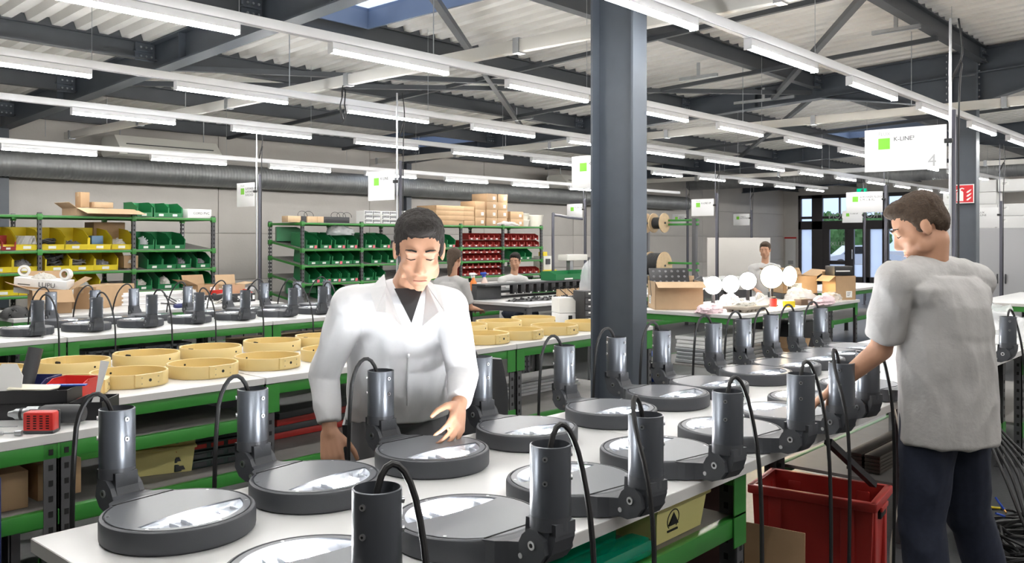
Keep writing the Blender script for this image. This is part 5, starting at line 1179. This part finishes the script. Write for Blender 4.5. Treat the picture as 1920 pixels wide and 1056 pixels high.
o = MB().box((0, 0, .15), (.4, .3, .3), bev=.01).build('blue_crate', blue, None, (8.5, 5.5, 0)); tag(o, 'blue crate on the floor behind the lamp bench legs', 'crate')
o = MB().box((0, 0, .06), (.7, .12, .12), bev=.01).build('red_box', redb, None, (10.3, 4.3, 0)); tag(o, 'long red box on the floor under the lamp bench end', 'box')
o = MB().box((0, 0, .3), (.9, .7, .6), bev=.01).build('black_case', blackp, None, (10.3, 4.75, .0)); tag(o, 'large dark case on the floor under the lamp bench', 'case')
# ================================================================== REEL STAND
t = thing('reel_stand', 'charcoal reel stand with green bars behind the lamp bench', 'stand', (14.7, 9.0, 0))
for y in (-.52, .55): 
    MB().b2((-.04, y - .04, 0), (.04, y + .04, 2.02), bev=.004).build('post', post_m, t); MB().bar((.0, y, 1.1), (.5, y, .02), .04, .04).build('brace', post_m, t); MB().b2((-.3, y - .04, 0), (.5, y + .04, .05)).build('foot', post_m, t)
for z in (1.90, 1.98, 1.15, 1.02): MB().b2((-.03, -.6, z - .02), (.03, .62, z + .02), bev=.003).build('bar', green_m, t)
def reel(label, y, z, r, w_, core):
    t = thing('cable_reel', label, 'cable reel', (14.55, y, z)); R = Matrix.Rotation(PI / 2, 4, 'X')
    for s in (-1, 1): MB().lathe([(.02, -.01), (r, -.01), (r, .01), (.02, .01), (.02, -.01)], 32, (0, s * w_ / 2, 0), R).build('flange', wood, t)
    m = MB(); pr = []
    for i in range(9): pr += [(core, -w_ / 2 + .012 + (w_ - .024) * i / 9), (core * 1.03, -w_ / 2 + .012 + (w_ - .024) * (i + .5) / 9)]
    m.lathe(pr, 28, (0, 0, 0), R); m.build('wound_cable', rubber, t); MB().cyl((0, -w_ / 2 - .03, 0), (0, w_ / 2 + .03, 0), .02).build('axle', post_m, t)
reel('small plywood cable reel at the top of the stand, next to the column', 9.62, 1.93, .19, .30, .12); reel('small plywood cable reel at the top of the stand, middle', 9.18, 1.93, .19, .24, .11); reel('large plywood reel of black cable low on the stand', 9.22, 1.10, .27, .32, .24)
# ================================================================== BACK RIGHT: cabinet with boxes, bench and distant machines
t = thing('steel_cabinet', 'light grey steel cabinet beyond the second steel column', 'cabinet', (16.6, 3.6, 0), math.radians(-90)); MB().box((0, 0, .90), (1.9, .6, 1.80), bev=.006).build('cabinet_body', cabm, t)
for s in (-1, 1): d_ = MB().box((s * .47, -.305, .92), (.93, .02, 1.70), bev=.004).build('door', cabm, t); MB().box((s * .06, -.325, .95), (.02, .03, .16), bev=.004).build('handle', dgrey, d_)
k = 0
for j, row in enumerate(((-.75, -.32, .12, .58), (-.70, -.28, .14, .60), (-.72, -.30, .56), (-.30, .14, .58))):
    for u in row:
        carton('white_box', 'white carton with small black print, %s on the grey cabinet' % ['first', 'second', 'third', 'fourth', 'fifth', 'sixth', 'seventh', 'eighth', 'ninth', 'tenth', 'eleventh', 'twelfth', 'thirteenth', 'fourteenth'][k], (16.55, 3.6 - u, 1.80 + .205 * j), (.41, .42, .2), math.radians(-90), paperw, 'white cartons on the cabinet', False, ('y', -.1, .10, .12, .06)); k += 1
p = at_d(1018, 500, 19.0); t = thing('yellow_machine', 'cream bench machine with a yellow base past the red-bin rack', 'machine', (p.x, p.y, TZ + .0)); MB().box((0, 0, .20), (.3, .3, .4), bev=.01).build('machine_body', acm, t); MB().box((0, -.02, .05), (.5, .34, .10), bev=.01).build('machine_base', yel, t); MB().box((-.02, -.16, .28), (.14, .02, .12)).build('dark_dial', dgrey, t); MB().box((0, 0, .44), (.14, .14, .10), bev=.01).build('hopper', yel, t)
bench('white bench under the cream machine at the back wall', p.x - .8, p.x + 1.6, p.y - .4, p.y + .5, [.4], .05)
p = at_d(1074, 510, 17.5); t = thing('bench_press', 'small beige press on the back bench beside the column', 'press', (p.x, p.y, TZ)); MB().box((0, 0, .02), (.5, .3, .04), bev=.005).build('press_base', galv, t); MB().box((0, .08, .22), (.10, .10, .40), bev=.005).build('press_post', galv, t); MB().box((0, 0, .40), (.66, .24, .12), bev=.01).build('press_head', acm, t)
bench('white bench under the beige press', p.x - .2, p.x + 1.4, p.y - .35, p.y + .5, [.4], .05)
p = at_d(1037, 470, 18.2); t = thing('goose_pipe', 'dark upright pipe with bent top before the back wall', 'pipe', (p.x, p.y, 0)); MB().tube(spline([(0, 0, 0), (0, 0, .9), (0, 0, 2.05), (.06, 0, 2.12), (.4, -.1, 2.08), (.75, -.2, 2.05)], 6), .03, 8).build('pipe_tube', polem, t); MB().cyl((0, 0, 0), (0, 0, .03), .14).build('pipe_base', polem, t)
p = at_d(1385, 470, 20); t = thing('pale_screen', 'pale free-standing screen panel beneath the tiny sign near the corner', 'screen', (p.x, p.y, 0), math.radians(-42)); MB().box((0, 0, 1.05), (1.5, .04, 1.2), bev=.005).build('screen_panel', wall_m, t)
for s in (-1, 1): MB().box((s * .6, 0, .24), (.05, .05, .48)).build('leg', post_m, t); MB().box((s * .6, 0, .02), (.06, .5, .03)).build('foot', post_m, t)
# wall things near the corner
t = thing('notice_frame', 'red framed white notice board on the far wall beside the entrance', 'notice board', at_x(1482, 475, XF - .03)); MB().box((0, 0, 0), (.03, .40, 1.15), bev=.005).build('board', labelw, t); MB().box((0, 0, .59), (.05, .46, .06)).build('red_bar', redb, t); MB().box((-.017, -.02, -.35), (.006, .2, .14)).build('printed_panel', inkl, t)
# reels of cable loops hanging near the tracks
for k, (x, y, n) in enumerate(((5.22, 6.83, 'by the pole behind the man in white'), (5.22, 3.75, 'by the big steel column'), (11.0, 1.9, 'beneath the far trunking near the second column'))):
    c = MB(); P_ = []
    for i in range(30): a = 2 * PI * i / 12; P_.append(Vector((x - .05 + .012 * (i % 3), y + .035 * math.sin(a) + .004 * i / 10, 2.92 + .17 * math.cos(a) - .001 * i)))
    c.tube([Vector((x, y, 3.10))] + P_, .006, 6); tag(c.build('hanging_cable', rubber), 'coiled black supply cable hanging %s' % n, 'cable')
# ================================================================== OUTSIDE
struct(MB().b2((XF + .26, -60, -.25), (140, 90, -.15)).build('ground_outside', concrete_out))
def bush(label, c, r, seed):
    from mathutils import noise
    m = MB(); m.ell((0, 0, 0), (1, 1, 1), u=40, v=24); o3 = Vector((seed, seed * 2, 0))
    for v in m.bm.verts: v.co *= 1 + .35 * noise.noise(v.co * 4 + o3) + .25 * noise.noise(v.co * 11 + o3); v.co = Vector((v.co.x * r[0], v.co.y * r[1], (v.co.z + .8) * r[2]))
    t = thing('tree', label, 'tree', c); m.build('crown', leafm, t, (0, 0, 1.0)); MB().cyl((0, 0, 0), (0, 0, 2.0), .16, .12, 10).build('trunk', wood, t)
for k, px in enumerate((1548, 1580, 1612, 1642)): p = at_d(px, 450, 62 + 5 * (k % 2)); bush('green tree outside the entrance, %s from the wall corner' % ORD[k], (p.x, p.y, -.2), (1.0, 1.0, 1.5), k + 1)
p = at_d(1611, 480, 50); t = thing('car', 'silver parked car seen through the entrance glass', 'car', (p.x, p.y, -.15), math.radians(-52))
MB().loft([[(x, y, z) for x, z in ((-2.1, .35), (-2.15, .75), (-1.3, .92), (-.7, 1.42), (.7, 1.45), (1.3, .98), (2.05, .85), (2.15, .4))] for y in (-.85, .85)], sm=False).build('car_body', carm, t); MB().loft([[(x, y, z) for x, z in ((-1.15, .95), (-.65, 1.36), (.62, 1.38), (1.1, .98))] for y in (-.86, .86)], sm=False).build('window_glass', hole_m, t)
for sx in (-1, 1):
    for sy in (-1, 1): MB().cyl((sx * 1.3, sy * .72, .33), (sx * 1.3, sy * .88, .33), .33, n=20).build('wheel', rubber, t)
# ================================================================== PEOPLE
def remeshed(mb, name, mats, vox, smooth=4, fac=.6, wr=0, wscale=.1, seed=0):
    """fuse overlapping volumes into one continuous skin, relax it, optionally fold it like cloth"""
    from mathutils import noise
    me = mb.mesh('tmp', mats, 180); o = bpy.data.objects.new('tmp', me); COL.objects.link(o)
    r = o.modifiers.new('r', 'REMESH'); r.mode = 'VOXEL'; r.voxel_size = vox; r.use_smooth_shade = True
    s = o.modifiers.new('s', 'SMOOTH'); s.iterations = smooth; s.factor = fac
    dg = bpy.context.evaluated_depsgraph_get(); dg.update()
    out = bpy.data.meshes.new_from_object(o.evaluated_get(dg)); bpy.data.objects.remove(o); bpy.data.meshes.remove(me)
    if wr:
        o3 = Vector((seed * 5.3, seed, 0)); nn = [v.normal.copy() for v in out.vertices]
        for v, n in zip(out.vertices, nn):
            q = v.co / wscale; q = Vector((q.x, q.y, q.z * .55)) + o3
            f = 1 - abs(noise.noise(q)) * 2; g = noise.noise(q * 2.3)
            v.co += n * wr * (f * .7 + g * .3)
    out.name = name
    while len(out.materials) > 1: out.materials.pop()
    if not out.materials: out.materials.append(mats)
    for p in out.polygons: p.use_smooth = True; p.material_index = 0
    return out
def frame(f, u):
    f = Vector(f).normalized(); u = Vector(u); u = (u - f * u.dot(f)).normalized(); r = f.cross(u)
    return r, f, u      # right, forward, up
def add_head(m, c, f, u, k=1.0):
    r, f, u = frame(f, u); c = Vector(c)
    def q(a, b, d): return c + (r * a + f * b + u * d) * k
    R = Matrix((r, f, u)).transposed()
    def E(p, s): m.ell(q(*p), [x * k for x in s], R, u=20, v=14)
    E((0, -.012, .035), (.074, .096, .083)); E((0, .022, -.02), (.062, .074, .085)); E((0, .036, -.072), (.042, .052, .042)); E((0, .072, -.098), (.020, .018, .016))
    for s in (-1, 1):
        E((s * .040, .058, -.022), (.022, .024, .020)); E((s * .052, .020, -.060), (.016, .035, .030))
        E((s * .032, .076, .012), (.018, .013, .012)); E((s * .030, .079, .030), (.026, .012, .008))
        E((s * .078, -.005, -.005), (.009, .020, .033)); E((s * .083, -.012, .010), (.006, .014, .018))
        E((s * .010, .096, -.036), (.010, .012, .009))
    m.cone2(q(0, .083, .018), q(0, .104, -.028), .010 * k, .0135 * k)
    E((0, .086, -.062), (.026, .011, .007)); E((0, .084, -.074), (.022, .012, .008))
    return q, R
def add_hand(m, wr, d, n, k=1.0, curl=.5, side=1):
    """wrist, direction of the fingers, palm normal; side: +1 thumb towards d x n"""
    d = Vector(d).normalized(); n = Vector(n); n = (n - d * n.dot(d)).normalized(); s = d.cross(n) * side; w = Vector(wr)
    def q(a, b, c): return w + (d * a + s * b + n * c) * k
    for i in range(4):
        b = .030 - .021 * i; L = (.042, .048, .044, .034)[i]
        m.cone2(q(.0, b * .6, 0), q(.088 - .004 * abs(i - 1), b * 1.02, 0), .016 * k, .0118 * k, 10)
        p = q(.088 - .004 * abs(i - 1), b * 1.05, 0); a = curl * .5; rr = .0095 - .0007 * (i == 3)
        for j, f in enumerate((1.0, .68, .52)):
            e = p + (d * math.cos(a) + n * math.sin(a) + s * (.06 - .04 * i)) * L * f * k; m.cone2(p, e, rr * k, rr * .9 * k, 10); p = e; rr *= .9; a += curl * .55
    p = q(.018, .030, .004)
    for e, r0, r1 in ((q(.050, .056, .014), .0145, .012), (q(.078, .068, .022 + .02 * curl), .0118, .0105), (q(.100, .070, .030 + .03 * curl), .0104, .0085)):
        m.cone2(p, e, r0 * k, r1 * k, 10); p = e
def loft_body(m, secs, n=20):
    """secs: centre, right dir, half width, forward dir, half depth"""
    m.loft([[Vector(c) + Vector(r) * (w_ * math.cos(2 * PI * i / n)) + Vector(f) * (d_ * math.sin(2 * PI * i / n)) for i in range(n)] for c, r, w_, f, d_ in secs])
def person(label, base, J, facing, hface, hup, cloth, trousers, hm, vox, sleeves, k=1.0, hem=None, collar=None, hair='short', hk=1.0, curl=(.5, .5), palms=None, lower=True, wrin=.008):
    """J: world joints: head, neck, shL, shR, elL, elR, haL, haR, pel, hipL, hipR, knL, knR, ftL, ftR (L = the person's own left)"""
    B = Vector(base); J = {a: Vector(b) - B for a, b in J.items()}
    t = thing('person', label, 'person', base); f = Vector((math.cos(facing), math.sin(facing), 0)); up = Vector((0, 0, 1))
    sh = (J['shL'] + J['shR']) / 2; hp = (J['hipL'] + J['hipR']) / 2; r = (J['shR'] - J['shL']).normalized(); fr = up.cross(r) * 1.0
    if fr.dot(f) < 0: fr = -fr
    rh = (J['hipR'] - J['hipL']).normalized(); W = (J['shR'] - J['shL']).length / 2
    m = MB(); hq, HR = add_head(m, J['head'], hface, hup, k * hk)
    m.cone2(J['neck'] - up * .02, hq(0, -.02, -.06), .058 * k, .054 * k)
    def torso(mm, g, top=True, low=.0):
        sec = []
        for a, w_, d_ in ((-.02, .165, .115), (.15, .158, .108), (.38, .150, .105), (.62, .168, .118), (.82, .175, .112), (.95, W * .93, .085), (1.03, W * .62, .060)):
            c = hp.lerp(sh, a) - fr * .02; rr = rh.lerp(r, max(0, min(1, a))).normalized(); sec.append((c, rr, (w_ + g) * k, fr, (d_ + g) * k))
        loft_body(mm, sec)
        for s in ('L', 'R'): mm.cone2(J['neck'] - up * .03 * k, J['sh' + s] + up * .0, (.055 + g) * k, (.052 + g) * k)
    torso(m, 0)
    for s in ('L', 'R'):
        m.cone2(J['sh' + s], J['el' + s], .050 * k, .038 * k); d = (J['ha' + s] - J['el' + s]).normalized(); wr = J['ha' + s] - d * .06 * k
        m.cone2(J['el' + s], wr, .040 * k, .026 * k); m.cone2(wr - d * .03, wr + d * .015, .026 * k, .024 * k)
        n = Vector(palms[s]) if palms else -up; sd = 1 if d.cross(n).dot(-r if s == 'R' else r) > 0 else -1
        add_hand(m, wr + d * .012, d, n, k, curl[0 if s == 'L' else 1], sd)
        m.cone2(hp, J['hip' + s], .10 * k, .088 * k); m.cone2(J['hip' + s], J['kn' + s], .082 * k, .056 * k); m.cone2(J['kn' + s], J['ft' + s] + up * .09, .056 * k, .036 * k)
        m.cone2(J['ft' + s] + up * .05, J['ft' + s] + f * .14 + up * .03, .038 * k, .028 * k)
    link('body', remeshed(m, 'body', skin, vox, 3, .5), t)
    # upper garment
    m = MB(); torso(m, .016)
    hz = hem if hem is not None else hp.z - .06
    hm_c = Vector((hp.x, hp.y, hz)) - fr * .02
    loft_body(m, [(hm_c, rh, .198 * k, fr, .142 * k), (hm_c.lerp(hp.lerp(sh, .8), .35) - fr * .008, rh, .188 * k, fr, .136 * k), (hm_c.lerp(hp.lerp(sh, .8), .7) - fr * .015, rh.lerp(r, .7).normalized(), .190 * k, fr, .134 * k), (hp.lerp(sh, .88) - fr * .02, r, .180 * k, fr, .115 * k)])
    for s in ('L', 'R'):
        a, e, h = J['sh' + s], J['el' + s], J['ha' + s]
        m.cone2(a, a.lerp(e, .5), .066 * k, .060 * k)
        if sleeves == 'long':
            d = (h - e).normalized(); wr = h - d * .085 * k; m.cone2(a, e, .066 * k, .052 * k); m.cyl(e, wr, .052 * k, .040 * k, 16); m.cone2(e - d * .001, e, .052 * k, .052 * k)
        else: m.cyl(a, a.lerp(e, .82), .064 * k, .060 * k, 16)
    gm = link('shirt', remeshed(m, 'shirt', cloth, vox, 4, .6, wrin, .11, len(label)), t)
    # trousers
    if lower:
        m = MB(); m.cone2(hp - rh * .04, hp + rh * .04, .118 * k, .118 * k); loft_body(m, [(hp - up * .06, rh, .17 * k, fr, .118 * k), (hp + up * .08, rh, .168 * k, fr, .118 * k)])
        for s in ('L', 'R'): m.cone2(J['hip' + s] + up * .02, J['kn' + s], .100 * k, .074 * k); m.cyl(J['kn' + s] + up * .05, J['ft' + s] + up * .06, .074 * k, .066 * k, 18)
        link('trousers', remeshed(m, 'trousers', trousers, vox * 1.2, 3, .5, .007, .09, 3), t)
        for s in ('L', 'R'):
            m = MB(); ft = J['ft' + s]; rr = f.cross(up)
            loft_body(m, [(ft - f * .07 + up * .045, rr, .034, up, .044), (ft - f * .0 + up * .055, rr, .042, up, .054), (ft + f * .10 + up * .038, rr, .048, up, .038), (ft + f * .19 + up * .028, rr, .036, up, .026), (ft + f * .215 + up * .02, rr, .012, up, .014)])
            m.build('shoe', shoe_m, t)
    # hair
    m = MB()
    def HE(p, s): m.ell(hq(*p), [x * k * hk for x in s], HR, u=20, v=14)
    HE((0, -.024, .058), (.081, .094, .076)); HE((0, -.062, .018), (.070, .052, .075)); HE((0, .026, .100), (.060, .058, .030))
    for s in (-1, 1): HE((s * .066, -.018, .035), (.015, .045, .040)); HE((s * .071, .012, .012), (.006, .014, .028))
    if hair == 'long': HE((0, -.085, -.03), (.045, .04, .10)); HE((0, -.10, -.12), (.030, .028, .10))
    if hair == 'bun': HE((0, -.09, .03), (.07, .05, .06))
    link('hair', remeshed(m, 'hair', hm, vox * .9, 2, .5, .006, .018, 9), t)
    m = MB()
    for s in (-1, 1): m.tube([hq(s * .014, .089, .034), hq(s * .030, .0895, .039), hq(s * .048, .0765, .033)], .0032, 6); m.tube([hq(s * .017, .0885, .0075), hq(s * .032, .0895, .004), hq(s * .045, .0795, .007)], .0017, 6)
    m.build('brow_and_lashes', hm, t)
    m = MB(); m.tube([hq(-.022, .092, -.068), hq(0, .0985, -.0675), hq(.022, .092, -.068)], .0022, 6); m.build('mouth_line', lipm, t)
    return t, J, hq, f, fr, r
def deg(a): return math.radians(a)
# ---- man in the white coat behind the near bench, looking down at the lamps
HC = at_d(786, 470, 3.12)
fd = deg(-122)
base = (2.33, 2.80, 0)
sL = at_d(842, 578, 3.34); sR = at_d(657, 575, 3.22)
hL = at_d(858, 782, 3.06); hR = at_d(622, 838, 3.22)
eL = at_d(868, 700, 3.30); eR = at_d(607, 705, 3.32)
hp = Vector((2.36, 2.74, .93)); rr_ = (sR - sL); rr_.z = 0; rr_.normalize()
J = dict(head=HC, neck=(sL + sR) / 2 + Vector((-.02, -.04, .07)), shL=sL, shR=sR, elL=eL, elR=eR, haL=hL, haR=hR, hipL=hp - rr_ * .095, hipR=hp + rr_ * .095,
         knL=hp - rr_ * .11 + Vector((0, .02, -.43)), knR=hp + rr_ * .11 + Vector((0, .02, -.43)), ftL=hp - rr_ * .12 + Vector((0, .06, -.93)), ftR=hp + rr_ * .12 + Vector((0, .06, -.93)))
t, Jl, hq, f, fr, r = person('man in a white coat shirt leaning over the glowing floodlights, looking down', base, J, fd, (math.cos(fd - .12), math.sin(fd - .12), -.42), (.1 * math.cos(fd), .1 * math.sin(fd), 1), clothw, greytr, hairm, .0062, 'long', 1.08, hem=.87, curl=(.7, .4), palms={'L': (-.5, .5, -.4), 'R': (.5, .3, -.2)}, wrin=.009)
sh = (Jl['shL'] + Jl['shR']) / 2; nk = Jl['neck']
up = Vector((0, 0, 1))
for s in (-1, 1):
    q = MB(); a = nk + r * s * .068 + up * .055 - fr * .03; b = nk + r * s * .075 + fr * .055 + up * .015; c = nk + r * s * .035 + fr * .155 - up * .125; d = nk + r * s * .125 + fr * .120 - up * .075; e = nk + r * s * .130 + fr * .02 - up * .0
    for A in ((a, b, d, e), (b, c, c + r * s * .06 + up * .05, d)): q.quad(*A, th=.006)
    q.build('collar_flap', clothw, t)
q = MB(); q.prism([(-.052, .02), (.052, .02), (0, -.11)], 'y', -.003, .003); o = q.build('undershirt', blackp, t); 
o.location = nk + fr * .098 - up * .01; o.rotation_euler = (deg(-22), 0, math.atan2(fr.y, fr.x) + PI / 2)
q = MB(); q.tube([sh + fr * .150 - up * .16, sh.lerp(Jl['hipL'].lerp(Jl['hipR'], .5), .45) + fr * .158, sh.lerp(Jl['hipL'].lerp(Jl['hipR'], .5), .95) + fr * .165], .004, 6); q.build('button_placket', clothw, t)
# ---- man in grey at the aisle side, seen from behind, working on the last floodlights
HC = at_d(1724, 428, 3.3); fd = deg(92)
sL = at_d(1678, 528, 3.17); sR = at_d(1826, 528, 3.42)
eL = at_d(1652, 655, 3.26); hL = at_d(1545, 742, 3.36); eR = at_d(1800, 640, 3.62); hR = at_d(1730, 720, 3.80)
hp = Vector((3.57, .98, .94)); rr_ = (sR - sL); rr_.z = 0; rr_.normalize()
J = dict(head=HC, neck=(sL + sR) / 2 + Vector((.0, .02, .06)), shL=sL, shR=sR, elL=eL, elR=eR, haL=hL, haR=hR, hipL=hp - rr_ * .095, hipR=hp + rr_ * .095,
         knL=hp - rr_ * .10 + Vector((.0, .03, -.43)), knR=hp + rr_ * .17 + Vector((.02, .02, -.43)), ftL=hp - rr_ * .11 + Vector((0, -.03, -.94)), ftR=hp + rr_ * .27 + Vector((.03, -.05, -.94)))
person('man in grey t-shirt and dark jeans seen from behind at the aisle', (3.57, .97, 0), J, fd, (math.cos(deg(120)), math.sin(deg(120)), -.55), (.1 * math.cos(fd), .1 * math.sin(fd), 1), teeg, jeans, hairb, .0065, 'short', 1.08, hk=.93, hem=.84, curl=(.7, .5), palms={'L': (0, .2, -1), 'R': (0, .2, -1)}, wrin=.012)
# ---- three people further back
def simple(label, px, d, zt, facing, cloth, trousers, hm, hair, look=None, sit=False, reach=.30, k=1.0, drop=.0):
    c = at_d(px, 450, d); c.z = 0; f = Vector((math.cos(facing), math.sin(facing), 0)); r = f.cross(Vector((0, 0, 1))); U = Vector((0, 0, 1)); H = zt - .12
    S = H - .29; ph = S - .50
    J = dict(head=c + f * .06 + U * H, neck=c + f * .02 + U * (S + .07), shL=c - r * .185 + U * S, shR=c + r * .185 + U * S, elL=c - r * .22 + f * .08 + U * (S - .28), elR=c + r * .22 + f * .08 + U * (S - .28),
             haL=c - r * .14 + f * (.08 + reach) + U * (S - .33), haR=c + r * .14 + f * (.08 + reach) + U * (S - .33), hipL=c - r * .09 + U * ph - f * .02, hipR=c + r * .09 + U * ph - f * .02)
    if sit:
        J.update(knL=c - r * .12 + f * .42 + U * (ph + .01), knR=c + r * .12 + f * .42 + U * (ph + .01), ftL=c - r * .12 + f * .40, ftR=c + r * .12 + f * .40)
    else:
        J.update(knL=c - r * .10 + f * .03 + U * (ph * .52), knR=c + r * .10 + f * .01 + U * (ph * .52), ftL=c - r * .11, ftR=c + r * .11)
    lk = look or facing
    return person(label, c, J, facing, (math.cos(lk), math.sin(lk), -.2), (0, 0, 1), cloth, trousers, hm, .011, 'short', k, hair=hair, wrin=.008)
simple('woman with tied back hair in pale t-shirt, standing at the linear fixture bench', 846, 10.3, 1.49, deg(8), teeg, jeans, hairb, 'long', deg(20))
t, *_ = simple('seated man in white t-shirt in front of the red bins', 962, 13.0, 1.40, deg(-110), teew, jeans, hairm, 'short', deg(-150), sit=True)
b = t.location; s = thing('stool', 'black stool under the man in the white t-shirt', 'stool', (b.x, b.y + .02, 0)); MB().cyl((0, 0, .36), (0, 0, .40), .18, n=20).build('seat', blackp, s); MB().cyl((0, 0, .03), (0, 0, .36), .03).build('stem', post_m, s); MB().cyl((0, 0, 0), (0, 0, .03), .22, n=20).build('base', post_m, s)
simple('far woman with short brown hair bending over behind the lit lamps', 1434, 13.6, 1.56, deg(-150), teew, jeans, hairb, 'bun', deg(-165))
